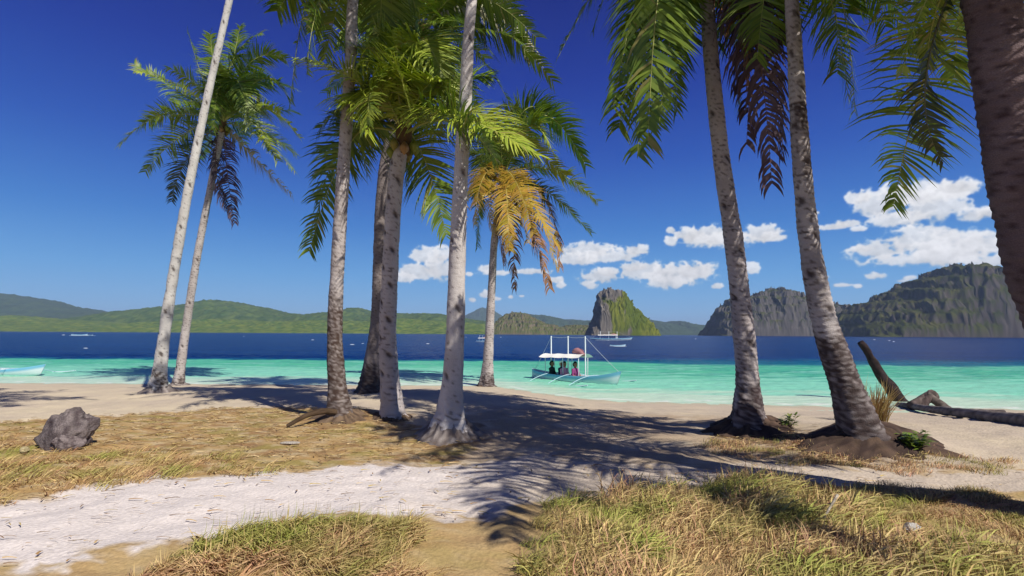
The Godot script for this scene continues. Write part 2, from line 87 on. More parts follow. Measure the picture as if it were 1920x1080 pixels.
const HUSK_B := Vector3(-0.625, 0.115, -9.29)
const STUMP_TOP := Vector3(12.007, 1.512, -18.484)
const BOAT := Vector3(2.856, -0.5, -25.561)
const BOAT_FAR := Vector3(39.274, -0.5, -212.621)
const BOAT_SMALL := Vector3(19.617, -0.5, -99.317)
const BOAT_LEFT := Vector3(-26.48, -0.5, -27.336)
const BOAT_A := Vector3(-219.176, -0.5, -271.284)
const BOAT_B := Vector3(-216.83, -0.5, -275.158)
const BOAT_C := Vector3(-7.705, -0.5, -144.955)
const BOAT_D := Vector3(30.359, -0.5, -36.427)
const CAM_PITCH := 4.915
const CAM_ROLL := 0.33


# ---------------------------------------------------------------- mesh builder
class Shape:
	var v := PackedVector3Array()
	var n := PackedVector3Array()
	var c := PackedColorArray()
	var i := PackedInt32Array()
	func quad(a: int, b: int, d: int, e: int) -> void:   # counter-clockwise seen from outside
		i.append_array(PackedInt32Array([a, d, b, a, e, d]))
	func tri(a: int, b: int, d: int) -> void:
		i.append_array(PackedInt32Array([a, d, b]))
	func smooth() -> void:
		n.resize(v.size())
		n.fill(Vector3.ZERO)
		for k in range(0, i.size(), 3):
			var a := i[k]; var b := i[k + 1]; var d := i[k + 2]
			var m := (v[d] - v[a]).cross(v[b] - v[a])
			n[a] += m; n[b] += m; n[d] += m
		for k in n.size():
			n[k] = n[k].normalized() if n[k].length_squared() > 1e-16 else Vector3.UP
	func tube(p: PackedVector3Array, r: PackedFloat32Array, sides: int, col: Color) -> void:
		var first := v.size()
		var ref := Vector3(0.13, 0.2, 0.97)
		for k in p.size():
			var t := (p[mini(k + 1, p.size() - 1)] - p[maxi(k - 1, 0)]).normalized()
			var a := t.cross(ref).normalized()
			if absf(t.dot(ref)) > 0.95:
				a = t.cross(Vector3.RIGHT).normalized()
			var b := a.cross(t)
			for s in sides:
				var w := TAU * s / sides
				v.append(p[k] + (a * cos(w) + b * sin(w)) * r[k])
				c.append(col)
		for k in p.size() - 1:
			for s in sides:
				var s2 := (s + 1) % sides
				quad(first + k * sides + s, first + (k + 1) * sides + s, first + (k + 1) * sides + s2, first + k * sides + s2)
		for end in [0, p.size() - 1]:
			var mid := v.size()
			v.append(p[end]); c.append(col)
			for s in sides:
				var s2 := (s + 1) % sides
				if end == 0:
					tri(mid, first + s, first + s2)
				else:
					tri(mid, first + end * sides + s2, first + end * sides + s)
	func box(at: Vector3, size: Vector3, col: Color, turn := Basis.IDENTITY) -> void:
		var h := size * 0.5
		for f in [[Vector3.RIGHT, Vector3.UP], [Vector3.LEFT, Vector3.UP], [Vector3.UP, Vector3.BACK], [Vector3.DOWN, Vector3.BACK], [Vector3.BACK, Vector3.UP], [Vector3.FORWARD, Vector3.UP]]:
			var nn: Vector3 = f[0]
			var up: Vector3 = f[1]
			var side := up.cross(nn)
			var first := v.size()
			for q in [[-1, -1], [1, -1], [1, 1], [-1, 1]]:
				v.append(at + turn * ((nn + side * q[0] + up * q[1]) * h))
				c.append(col)
			quad(first, first + 1, first + 2, first + 3)
	func mesh() -> ArrayMesh:
		if n.size() != v.size():
			smooth()
		var a := []
		a.resize(Mesh.ARRAY_MAX)
		a[Mesh.ARRAY_VERTEX] = v
		a[Mesh.ARRAY_NORMAL] = n
		a[Mesh.ARRAY_COLOR] = c
		a[Mesh.ARRAY_INDEX] = i
		var m := ArrayMesh.new()
		m.add_surface_from_arrays(Mesh.PRIMITIVE_TRIANGLES, a)
		return m

var M := {}
var taken := {}
var rng := RandomNumberGenerator.new()
var n_ground := FastNoiseLite.new()
var n_patch := FastNoiseLite.new()
var n_fine := FastNoiseLite.new()
var n_shape := FastNoiseLite.new()

func numbered(called: String) -> String:
	var k: int = taken.get(called, -1) + 1
	taken[called] = k
	return called if k == 0 else "%s_%03d" % [called, k]

func part(called: String, s: Shape, m: Material, parent: Node, label := "") -> MeshInstance3D:
	var o := MeshInstance3D.new()
	o.name = called
	o.mesh = s.mesh()
	o.material_override = m
	parent.add_child(o, true)
	if label:
		o.set_meta("label", label)
	return o

func tag(o: Node, label: String, category: String, group := "", kind := "") -> void:
	o.set_meta("label", label)
	if category: o.set_meta("category", category)
	if group: o.set_meta("group", group)
	if kind: o.set_meta("kind", kind)

func base(called: String, at: Vector3, label: String, category: String, group := "") -> Node3D:
	var o := Node3D.new()
	o.name = numbered(called)
	add_child(o)
	o.position = at
	tag(o, label, category, group)
	return o

func solid(called: String, s: Shape, m: Material, at: Vector3, label: String, category: String, group := "", kind := "") -> MeshInstance3D:
	var o := part(numbered(called), s, m, self)
	o.position = at
	tag(o, label, category, group, kind)
	return o

func scatter(called: String, mesh: Mesh, m: Material, where: Array, cols: Array, label: String, category: String) -> void:
	var mm := MultiMesh.new()
	mm.transform_format = MultiMesh.TRANSFORM_3D
	mm.use_colors = true
	mm.mesh = mesh
	mm.instance_count = where.size()
	for k in where.size():
		mm.set_instance_transform(k, where[k])
		mm.set_instance_color(k, cols[k])
	var o := MultiMeshInstance3D.new()
	o.name = numbered(called)
	o.multimesh = mm
	o.material_override = m
	add_child(o)
	tag(o, label, category, "", "stuff")

# ---------------------------------------------------------------- terrain
func shore(x: float) -> float:
	return -23.0 + 4.4 * smoothstep(-1.5, 3.0, x) + 2.4 * (1.0 - exp(-maxf(0.0, x - 2.0) / 7.0))

func ground_y(x: float, z: float) -> float:
	var d := z - shore(x)
	var y := SEA + 0.5 * smoothstep(0.0, 8.0, d) if d > 0.0 else maxf(-9.0, SEA + 0.05 * d)
	for m in MOUNDS:
		var q: float = ((x - m[0]) * (x - m[0]) + (z - m[1]) * (z - m[1])) / (m[3] * m[3])
		if q < 6.0:
			y += m[2] * exp(-q)
	var land := smoothstep(-1.0, 3.0, d)
	y += land * (0.035 * n_ground.get_noise_2d(x, z) + 0.012 * n_fine.get_noise_2d(x * 1.0, z * 1.0))
	return y

func edge(poly: PackedVector2Array, p: Vector2) -> float:   # metres inside (+) or outside (-)
	var best := 1e9
	var k := poly.size() - 1
	for j in poly.size():
		var q := Geometry2D.get_closest_point_to_segment(p, poly[k], poly[j])
		best = minf(best, q.distance_squared_to(p))
		k = j
	return sqrt(best) * (1.0 if Geometry2D.is_point_in_polygon(p, poly) else -1.0)

func lines(lo: float, hi: float, near_lo: float, near_hi: float, step: float, grow: float) -> PackedFloat32Array:
	var a := PackedFloat32Array()
	var x := near_lo
	while x < near_hi:
		a.append(x)
		x += step
	var s := step
	x = near_hi
	while x < hi:
		a.append(x)
		s *= grow
		x += s
	a.append(hi)
	var b := PackedFloat32Array()
	s = step
	x = near_lo
	while x > lo:
		s *= grow
		x -= s
		b.append(maxf(x, lo))
	b.reverse()
	b.append_array(a)
	return b

func build_ground() -> void:
	var xs := lines(-160.0, 160.0, -11.0, 9.5, 0.065, 1.045)
	var zs := lines(-70.0, 90.0, -11.0, -3.0, 0.05, 1.03)
	var s := Shape.new()
	var w := xs.size()
	var cream := Color(0.65, 0.56, 0.42)
	var white := Color(0.74, 0.685, 0.68)
	var straw := Color(0.42, 0.275, 0.125)
	var straw2 := Color(0.49, 0.36, 0.19)
	var earth := Color(0.20, 0.13, 0.085)
	var under := Color(0.30, 0.23, 0.11)
	var wet := Color(0.50, 0.46, 0.36)
	var dun := Color(0.54, 0.46, 0.375)
	var cell := FastNoiseLite.new()
	cell.noise_type = FastNoiseLite.TYPE_CELLULAR
	cell.frequency = 2.6
	cell.seed = 8
	for z in zs:
		for x in xs:
			var dent := 0.0
			if z > -16.0 and absf(x) < 14.0:
				dent = 0.034 * cell.get_noise_2d(x, z * 1.3)
			s.v.append(Vector3(x, ground_y(x, z) + dent, z))
			var p := Vector2(x, z)
			var d := z - shore(x)
			var col := cream.lerp(dun, clampf(0.35 + 1.0 * n_patch.get_noise_2d(x * 0.5, z * 0.5) + 0.5 * smoothstep(-2.0, 3.0, x), 0.0, 1.0))
			if d < 60.0:
				col = wet.lerp(col, smoothstep(0.2, 0.9, d + 0.5 * n_patch.get_noise_2d(x * 0.7, z)))
			if z > -13.5 and x > -2.5 and x < 6.0:
				col = col.lerp(Color(0.42, 0.325, 0.235), 0.8 * smoothstep(-0.3, 0.25, n_patch.get_noise_2d(x * 0.8 + 15.0, z * 0.9) + 0.25) * smoothstep(-13.5, -11.5, z) * smoothstep(-2.5, -1.0, x) * smoothstep(6.0, 3.5, x))
			if z > -12.5 and absf(x) < 22.0:
				var j := 0.32 * n_patch.get_noise_2d(x, z) + 0.26 * n_fine.get_noise_2d(x * 0.5, z * 0.7)
				var e := edge(STRAW, p) + j
				var litter := straw.lerp(straw2, clampf(0.5 + 1.2 * n_patch.get_noise_2d(x * 1.7 + 40.0, z * 1.7), 0.0, 1.0))
				litter = litter.lerp(Color(0.27, 0.155, 0.085), clampf(2.2 * n_patch.get_noise_2d(x * 0.9, z * 2.2 + 80.0) - 0.15, 0.0, 0.65))
				litter = litter.lerp(Color(0.30, 0.26, 0.085), clampf(2.4 * n_patch.get_noise_2d(x * 0.7 + 120.0, z * 1.6) - 0.1, 0.0, 0.7))
				litter = litter.lerp(Color(0.58, 0.48, 0.33), clampf(2.0 * n_fine.get_noise_2d(x * 0.35, z * 0.6 + 33.0) - 0.25, 0.0, 0.6))
				if z > -5.9 or x > 3.0:
					litter = litter.lerp(straw2, 0.5)
				col = col.lerp(litter, smoothstep(-0.10, 0.16, e))
				e = edge(PATH, p) + j
				if z > -7.6:
					col = col.lerp(litter, smoothstep(0.16, -0.12, e) * smoothstep(-7.6, -6.6, z + j))
				col = col.lerp(white.lerp(dun, 0.85 * smoothstep(-1.4, 0.9, x + 2.0 * j)), smoothstep(-0.06, 0.10, e))
				e = edge(EARTH, p) + 1.4 * j
				col = col.lerp(earth, smoothstep(-0.02, 0.12, e) * clampf(0.75 + 1.5 * n_patch.get_noise_2d(x * 2.0, z * 2.0 + 9.0), 0.0, 1.0))
				e = maxf(edge(GRASS_A, p), edge(GRASS_B, p)) + j
				col = col.lerp(under, 0.85 * smoothstep(-0.1, 0.2, e))
				for m in [[-3.31, -10.5, 0.55], [-2.31, -10.6, 0.45], [-1.0, -8.9, 0.6]]:
					var q := Vector2(x - m[0], z - m[1]).length() + 1.2 * j
					col = col.lerp(earth.lerp(straw, 0.4), 0.8 * smoothstep(m[2] + 0.06, m[2] - 0.1, q))
			s.c.append(col)
	for r in zs.size() - 1:
		for q in w - 1:
			s.quad(r * w + q, (r + 1) * w + q, (r + 1) * w + q + 1, r * w + q + 1)
	solid("ground", s, M.sand, Vector3.ZERO, "beach ground of pale sand, straw litter and a worn white footpath", "beach", "", "structure")

func build_sea() -> void:
	# Water colour by what lies under it: pale sand bar, turquoise sand flat, then the drop-off to deep blue.
	var s := Shape.new()
	var deep := Color(0.0006, 0.0150, 0.092)
	var deep2 := Color(0.0010, 0.025, 0.128)
	var rim := Color(0.010, 0.105, 0.175)
	var turq := Color(0.085, 0.41, 0.265)
	var turq2 := Color(0.028, 0.26, 0.20)
	var mint := Color(0.215, 0.56, 0.425)
	var pale := Color(0.44, 0.60, 0.485)
	var dist := PackedFloat32Array()
	var d := -1.2
	while d < 9000.0:
		dist.append(d)
		d += 0.16 if d < 30.0 else d * 0.012
	dist.append(14000.0)
	var cols := 420
	for r in dist.size():
		for q in cols:
			var u := -1.0 + 2.0 * q / (cols - 1.0)
			var x := u * (34.0 + maxf(dist[r], 0.0) * 1.5)
			var z := shore(x) - dist[r]
			var wave := 0.0
			if r < dist.size() - 1:
				var near := smoothstep(0.2, 6.0, dist[r])
				wave = near * (0.05 * n_shape.get_noise_2d(x * 3.0, z * 9.0) + 0.03 * n_fine.get_noise_2d(x * 0.5, z * 1.4)) * smoothstep(220.0, 40.0, dist[r])
			s.v.append(Vector3(x, SEA + wave, z))
			var j := n_patch.get_noise_2d(x * 0.22, z * 0.7)
			var j2 := n_patch.get_noise_2d(x * 0.10 + 70.0, z * 0.9)
			var right := smoothstep(6.0, 16.0, x)
			var reef := -43.5 + 1.6 * n_patch.get_noise_2d(x * 0.12, 5.0) + 2.2 * right
			var col := deep.lerp(deep2, clampf(0.5 + 1.1 * n_patch.get_noise_2d(x * 0.02, z * 0.15), 0.0, 1.0))
			col = col.lerp(rim, smoothstep(reef - 3.0 - 9.0 * right, reef, z + 3.0 * j))
			var flat := turq.lerp(turq2, clampf(0.15 + 0.35 * right + 1.8 * j2 + 0.4 * j, 0.0, 1.0))
			col = col.lerp(flat, smoothstep(reef - 0.3, reef + 0.9 + 2.5 * right, z + 0.8 * j))
			col = col.lerp(mint, smoothstep(15.0, 7.0, dist[r] + 4.5 * j) * 0.9)
			col = col.lerp(mint, smoothstep(0.12, 0.42, j2) * smoothstep(reef + 0.5, reef + 2.0, z) * 0.75)
			col = col.lerp(pale, smoothstep(5.2, 1.6, dist[r] + 2.0 * j))
			var lap := dist[r] - 0.35 - 0.8 * n_patch.get_noise_2d(x * 0.5, 9.0)
			col = col.lerp(Color(0.72, 0.73, 0.71), 0.75 * exp(-lap * lap * 22.0) * smoothstep(-0.25, 0.2, n_patch.get_noise_2d(x * 1.3, z * 0.5)))
			s.c.append(col)
	for r in dist.size() - 1:
		for q in cols - 1:
			s.quad(r * cols + q, r * cols + q + 1, (r + 1) * cols + q + 1, (r + 1) * cols + q)
	solid("sea", s, M.water, Vector3.ZERO, "bay of turquoise shallows turning deep navy past the drop-off", "sea", "", "structure")
	# whitecaps: small torn crests of foam
	var cap := Shape.new()
	for k in 9:
		var a := -1.0 + k / 4.0
		var h := (1.0 - a * a)
		for q in [[-0.10, 0.0], [0.0, 0.16 * h], [0.14, 0.0]]:
			cap.v.append(Vector3(a * 0.5, q[1], q[0] * (0.4 + h)))
			cap.c.append(Color.WHITE)
	for k in 8:
		for q in 2:
			cap.quad(k * 3 + q, k * 3 + q + 1, (k + 1) * 3 + q + 1, (k + 1) * 3 + q)
	var where := []
	var tint := []
	for k in 22:
		var z := -60.0 - 330.0 * pow(rng.randf(), 1.6)
		var x := rng.randf_range(-0.98, 0.98) * -z
		var sc := rng.randf_range(0.3, 0.8) * (0.4 + -z / 200.0)
		where.append(Transform3D(Basis(Vector3.UP, rng.randf_range(-0.4, 0.4)).scaled(Vector3(sc * 1.5, sc * 0.8, sc)), Vector3(x, SEA, z)))
		tint.append(Color(0.7, 0.74, 0.76))
	scatter("whitecaps", cap.mesh(), M.foam, where, tint, "small white crests flecking the deep blue water", "foam")

# ---------------------------------------------------------------- far land
func build_land(a: Dictionary) -> void:
	var ridge: Array = a.ridge
	var first: Vector3 = ridge[0]
	var last: Vector3 = ridge[ridge.size() - 1]
	var along := (last - first) * Vector3(1, 0, 1)
	var span := along.length()
	along = along.normalized()
	var away := Vector3(along.z, 0, -along.x)
	if away.z > 0.0:
		away = -away
	var us := PackedFloat32Array()
	for p in ridge:
		us.append((p - first).dot(along))
	var cols := 340
	var rows := 80
	var s := Shape.new()
	var tall := 0.0
	for p in ridge:
		tall = maxf(tall, p.y)
	var pin: bool = a.kind == "pinnacle"
	var cliffy: bool = a.kind in ["pinnacle", "grey", "dark", "brown"]
	var nz := FastNoiseLite.new()
	nz.seed = hash(a.label) % 1000
	nz.frequency = 1.0
	nz.fractal_octaves = 4
	var rg := FastNoiseLite.new()
	rg.seed = 7 + hash(a.label) % 1000
	rg.frequency = 1.0
	rg.fractal_type = FastNoiseLite.FRACTAL_RIDGED
	rg.fractal_octaves = 4
	var heights := PackedFloat32Array()
	var scale := 1.0 / (tall * 0.9)
	for r in rows:
		var vv := -1.0 + 2.0 * r / (rows - 1.0)
		for q in cols:
			var u := span * q / (cols - 1.0)
			var k := 0
			while k < us.size() - 2 and us[k + 1] < u:
				k += 1
			var t := clampf((u - us[k]) / maxf(us[k + 1] - us[k], 0.001), 0.0, 1.0)
			var h: float = lerpf(ridge[k].y, ridge[k + 1].y, t)
			var y: float = vv * a.depth
			var wob := 0.30 * nz.get_noise_2d(u * scale * 0.8, 3.0)
			var va := absf(vv - wob * (1.0 - absf(vv)))
			var bell := pow(maxf(0.0, 1.0 - pow(va, 2.6 if cliffy else 1.9)), 0.75 if cliffy else 1.0)
			var gully := rg.get_noise_2d(u * scale * 1.5, y * scale * 1.2)
			var rough: float = a.rough
			var hh: float = h * bell
			hh *= 1.0 + rough * 1.7 * (gully - 0.35) * (1.0 - 0.75 * pow(bell, 6.0)) * smoothstep(0.0, 0.3, bell) * 0.8
			hh += tall * rough * 0.16 * nz.get_noise_2d(u * scale * 6.0, y * scale * 6.0) * smoothstep(0.0, 0.15, bell)
			hh += tall * 0.018 * nz.get_noise_2d(u * scale * 26.0, y * scale * 26.0) * smoothstep(0.0, 0.1, bell)
			if cliffy:
				var crag := rg.get_noise_2d(u * scale * 5.0 + 9.0, y * scale * 4.0)
				hh += tall * 0.07 * (crag - 0.3) * smoothstep(0.0, 0.35, bell) * smoothstep(0.0, 0.3, h / tall)
				if not pin:
					var ledge := tall * 0.16
					var lv := hh / ledge + 0.5 * nz.get_noise_2d(u * scale * 2.0, y * scale * 2.0 + 60.0)
					hh = lerpf(hh, (floorf(lv) + smoothstep(0.25, 0.75, lv - floorf(lv))) * ledge, 0.45)
			if bell < 0.02 or q == 0 or q == cols - 1:
				hh = -3.0
			heights.append(hh)
			var jit := Vector3.ZERO
			if cliffy:
				jit = along * tall * 0.05 * nz.get_noise_2d(hh * scale * 5.0, u * scale * 4.0)
			s.v.append(first * Vector3(1, 0, 1) + along * u + away * y + jit + Vector3(0, SEA + hh, 0))
	var tone: Array = {
		"far": [Color(0.030, 0.055, 0.028), Color(0.045, 0.075, 0.030), Color(0.07, 0.08, 0.06)],
		"green": [Color(0.040, 0.080, 0.020), Color(0.085, 0.125, 0.028), Color(0.11, 0.12, 0.05)],
		"bright": [Color(0.055, 0.110, 0.020), Color(0.150, 0.185, 0.035), Color(0.20, 0.18, 0.07)],
		"brown": [Color(0.075, 0.095, 0.028), Color(0.115, 0.120, 0.045), Color(0.165, 0.135, 0.10)],
		"pinnacle": [Color(0.075, 0.105, 0.016), Color(0.145, 0.160, 0.026), Color(0.17, 0.155, 0.14)],
		"grey": [Color(0.042, 0.052, 0.022), Color(0.075, 0.078, 0.034), Color(0.105, 0.098, 0.100)],
		"dark": [Color(0.034, 0.043, 0.015), Color(0.068, 0.070, 0.024), Color(0.078, 0.068, 0.068)]}[a.kind]
	for r in rows:
		for q in cols:
			var u := span * q / (cols - 1.0)
			var y: float = (-1.0 + 2.0 * r / (rows - 1.0)) * a.depth
			var r1 := mini(r + 1, rows - 1)
			var q1 := mini(q + 1, cols - 1)
			var slope := Vector2((heights[r * cols + q1] - heights[r * cols + q]) / (span / cols), (heights[r1 * cols + q] - heights[r * cols + q]) / (2.0 * a.depth / rows)).length()
			var col: Color = tone[0].lerp(tone[1], clampf(0.5 + 1.3 * nz.get_noise_2d(u * scale * 2.2, y * scale * 2.2), 0.0, 1.0))
			col = col.lerp(tone[0] * 0.6, clampf(2.2 * nz.get_noise_2d(u * scale * 17.0, y * scale * 17.0), 0.0, 0.8))
			var bare: float = slope - {"grey": 1.2, "dark": 1.9, "brown": 1.7}.get(a.kind, 2.2) + 0.9 * nz.get_noise_2d(u * scale * 4.0, heights[r * cols + q] * scale * 2.0 + 5.0)
			if pin:
				bare = 0.35 - u / span + 0.45 * nz.get_noise_2d(u * scale * 3.0, heights[r * cols + q] * scale * 1.2)
				bare *= 4.0
			var streak := 0.75 + 0.5 * nz.get_noise_2d(u * scale * 14.0, heights[r * cols + q] * scale * 2.0)
			col = col.lerp(tone[2] * streak, smoothstep(-0.1, 0.15, bare))
			s.c.append(col)
	for r in rows - 1:
		for q in cols - 1:
			s.quad(r * cols + q, r * cols + q + 1, (r + 1) * cols + q + 1, (r + 1) * cols + q)
	solid(a.name, s, M.land, Vector3.ZERO, a.label, "island" if a.name == "island" else "hills", "", "structure")

# ---------------------------------------------------------------- palms
func spline(p: Array, t: float) -> Vector3:
	var k := clampi(int(t), 0, p.size() - 2)
	var q := t - k
	var a: Vector3 = p[maxi(k - 1, 0)]
	var b: Vector3 = p[k]
	var c: Vector3 = p[k + 1]
	var d: Vector3 = p[mini(k + 2, p.size() - 1)]
	return b.cubic_interpolate(c, a, d, q)

func trunk_shape(a: Dictionary, look: Dictionary) -> Shape:
	var s := Shape.new()
	var spine: Array = a.spine
	var rad: Array = a.radius
	var pts := []
	var rr := []
	for k in spine.size() - 1:
		var steps := maxi(2, int((spine[k + 1] - spine[k]).length() / 0.028))
		for q in steps:
			var t := k + q / float(steps)
			pts.append(spline(spine, t))
			rr.append(lerpf(rad[k], rad[k + 1], q / float(steps)))
	pts.append(spine[spine.size() - 1]); rr.append(rad[rad.size() - 1])
	var sides := 26
	var length := 0.0
	var seed_off: float = hash(a.name) % 100
	var ring := 0.0
	var ring_len := 0.085
	for k in pts.size():
		if k > 0:
			length += (pts[k] - pts[k - 1]).length()
		var t: Vector3 = (pts[mini(k + 1, pts.size() - 1)] - pts[maxi(k - 1, 0)]).normalized()
		var ax := t.cross(Vector3.BACK).normalized()
		var bx := ax.cross(t)
		ring += ((pts[k] - pts[maxi(k - 1, 0)]).length()) / (ring_len * (1.0 + 0.25 * n_patch.get_noise_2d(length * 2.0, seed_off)))
		for q in sides:
			var w := TAU * q / sides
			var dir := ax * cos(w) + bx * sin(w)
			var tilt := ring + 0.35 * sin(w + seed_off) + 0.25 * n_fine.get_noise_2d(w * 2.0, seed_off + length * 0.3)
			var ph := fposmod(tilt, 1.0)
			var step := 0.055 * (1.0 - ph) + (-0.045 if ph < 0.18 else 0.0)
			var flare: float = look.flare * exp(-length / look.flare_len)
			var lobes: float = 1.0 + flare * (1.0 + 0.45 * sin(w * 5.0 + seed_off) + 0.5 * n_fine.get_noise_2d(cos(w) * 1.6 + seed_off, sin(w) * 1.6 + length * 1.5))
			var cut := 0.0
			if look.has("notch") and length > 0.7:
				var gap: float = look.notch
				var kth := roundf(length / gap)
				var ang := PI * 0.5 * (1.0 if fmod(kth, 2.0) < 1.0 else -1.0) * 0.42 + 0.5 * n_fine.get_noise_2d(kth, seed_off)
				var facing := atan2(dir.x, dir.z) - ang + 0.25
				cut = exp(-pow(facing / 0.32, 2.0) - pow((length - kth * gap + 0.10 * facing) / 0.045, 2.0))
			var r: float = (1.0 - 0.22 * cut) * rr[k] * (lobes + step * look.rings + 0.05 * n_fine.get_noise_3d(dir.x * 0.6, length * 1.5, dir.z * 0.6 + seed_off) + 0.09 * n_patch.get_noise_2d(length * 1.4, seed_off + 7.0))
			var p: Vector3 = pts[k] + dir * r
			s.v.append(p)
			var world: Vector3 = p + a.at
			var lichen := n_patch.get_noise_3d(world.x * 2.2, world.y * 1.3, world.z * 2.2)
			var fleck := n_fine.get_noise_3d(world.x * 1.6, world.y * 2.2, world.z * 1.6)
			var col: Color = look.bark.lerp(look.pale, clampf(0.6 + 0.9 * lichen, 0.0, 1.0))
			var low := smoothstep(look.dark_top + 0.25, look.dark_top - 0.25, length + 0.9 * lichen + 0.5 * fleck)
			if look.has("patch") and length > look.patch.x and length < look.patch.y:
				low = maxf(low, smoothstep(-0.05, 0.1, lichen + 0.6 * fleck + 0.22))
			col = col.lerp(look.dark.lerp(look.bark, clampf(0.3 + 1.6 * fleck, 0.0, 0.8)), low)
			if ph < 0.2:
				col = col.lerp(look.dark, look.get("scar", 0.55) * clampf(0.45 + 1.5 * fleck, 0.0, 1.0))
			col = col.lerp(look.dark, clampf(cut * 1.6, 0.0, 0.9))
			if fleck > look.get("fleck", 0.36):
				col = col.lerp(look.dark, 0.7)
			s.c.append(col)
	for k in pts.size() - 1:
		for q in sides:
			var q2 := (q + 1) % sides
			s.quad(k * sides + q, k * sides + q2, (k + 1) * sides + q2, (k + 1) * sides + q)
	return s

func frond_shape(p0: Vector3, p1: Vector3, p2: Vector3, kind: String, leafy_scale := 1.0) -> Shape:
	var s := Shape.new()
	var length := (p1 - p0).length() * 0.55 + (p2 - p1).length() * 0.55 + (p2 - p0).length() * 0.15
	var size := clampf(length / 3.4, 0.55, 1.7)
	var shades: Dictionary = {
		"g": [Color(0.065, 0.130, 0.012), Color(0.185, 0.265, 0.024), Color(0.30, 0.33, 0.08)],
		"y": [Color(0.170, 0.255, 0.020), Color(0.350, 0.405, 0.045), Color(0.40, 0.42, 0.12)],
		"o": [Color(0.34, 0.27, 0.022), Color(0.46, 0.25, 0.045), Color(0.45, 0.38, 0.10)],
		"b": [Color(0.20, 0.105, 0.055), Color(0.30, 0.17, 0.10), Color(0.25, 0.15, 0.09)],
		"p": [Color(0.070, 0.050, 0.072), Color(0.150, 0.110, 0.135), Color(0.17, 0.11, 0.09)],
		"t": [Color(0.25, 0.26, 0.17), Color(0.32, 0.30, 0.20), Color(0.34, 0.30, 0.20)],
		"d": [Color(0.035, 0.055, 0.022), Color(0.060, 0.080, 0.030), Color(0.12, 0.12, 0.05)]}  # green fronds in shade: the backlit darkness is put into the leaf colour
	var sh: Array = shades[kind]
	var dead := kind in ["b", "p", "t"]
	var rach := PackedVector3Array()
	var rw := PackedFloat32Array()
	for k in 13:
		var t := k / 12.0
		rach.append(p0.lerp(p1, t).lerp(p1.lerp(p2, t), t))
		rw.append(size * (0.030 * pow(1.0 - t, 1.3) + 0.004))
	s.tube(rach, rw, 5, sh[2])
	s.smooth()
	var pairs := int(clampf(30.0 * length, 70.0, 120.0))
	var droop := 0.50 if not dead else 1.5
	var wind := Vector3(0.30, 0.0, 0.05)
	var roll := rng.randf_range(-0.5, 0.5)
	var twist := rng.randf_range(-0.9, 0.9)
	var off := rng.randf() * 100.0
	for k in pairs:
		var tt := 0.10 + 0.90 * (k + 0.5) / pairs
		var t := clampf(tt + rng.randf_range(-0.004, 0.004), 0.0, 1.0)
		var at := p0.lerp(p1, t).lerp(p1.lerp(p2, t), t)
		var tan := ((p1 - p0).lerp(p2 - p1, t)).normalized()
		var side := tan.cross(Vector3.UP)
		if side.length() < 0.25:
			side = side + tan.cross(((p1 - p0) * Vector3(1, 0, 1)).normalized() + Vector3(0, 0.01, 0)) * -0.5
		side = side.normalized().rotated(tan, roll + twist * t)
		var nrm := side.cross(tan).normalized()
		for sgn in [-1.0, 1.0]:
			var clump := n_patch.get_noise_2d(off + t * 7.0, sgn * 40.0)
			if rng.randf() < (0.18 if dead else 0.03) or clump < -0.42:
				continue
			var fore := lerpf(0.30, 1.05, t * t)
			var ll := leafy_scale * maxf(size, 0.92) * 0.98 * (0.42 + 0.58 * smoothstep(0.0, 0.3, t)) * (1.0 - 0.62 * smoothstep(0.55, 1.0, t)) * rng.randf_range(0.72, 1.1) * (0.4 if rng.randf() < 0.05 else 1.0)
			var dir: Vector3 = (side * sgn + tan * (fore + 0.9 * clump) + nrm * (rng.randf_range(0.02, 0.22) + 0.7 * n_patch.get_noise_2d(off + 50.0 + t * 5.0, sgn * 40.0)) + Vector3(rng.randf_range(-1, 1), rng.randf_range(-1, 1), rng.randf_range(-1, 1)) * 0.12).normalized()
			var wd: float = lerpf(1.0, leafy_scale, 0.6) * maxf(size, 0.85) * rng.randf_range(0.021, 0.031) * (1.25 if dead else 1.0)
			var col: Color = sh[0].lerp(sh[1], rng.randf())
			if not dead and rng.randf() < 0.05:
				col = col.lerp(Color(0.30, 0.24, 0.09), 0.6)
			var p := at
			var first := s.v.size()
			for seg in 4:
				var f := seg / 3.0
				var wv := dir.cross(nrm).normalized()
				var ln := wv.cross(dir).normalized()
				var half := wd * (1.0 - pow(f, 1.8)) * (0.65 if seg == 0 else 1.0)
				if seg < 3:
					s.v.append(p - wv * half); s.v.append(p + wv * half)
					s.n.append(ln); s.n.append(ln)
					s.c.append(col); s.c.append(col)
				else:
					s.v.append(p); s.n.append(ln); s.c.append(col)
				p += dir * ll / 3.0
				dir = (dir + Vector3.DOWN * droop * (0.45 + 0.5 * f) + wind * 0.4).normalized()
			for seg in 2:
				s.quad(first + seg * 2, first + seg * 2 + 1, first + seg * 2 + 3, first + seg * 2 + 2)
			s.tri(first + 4, first + 5, first + 6)
	return s

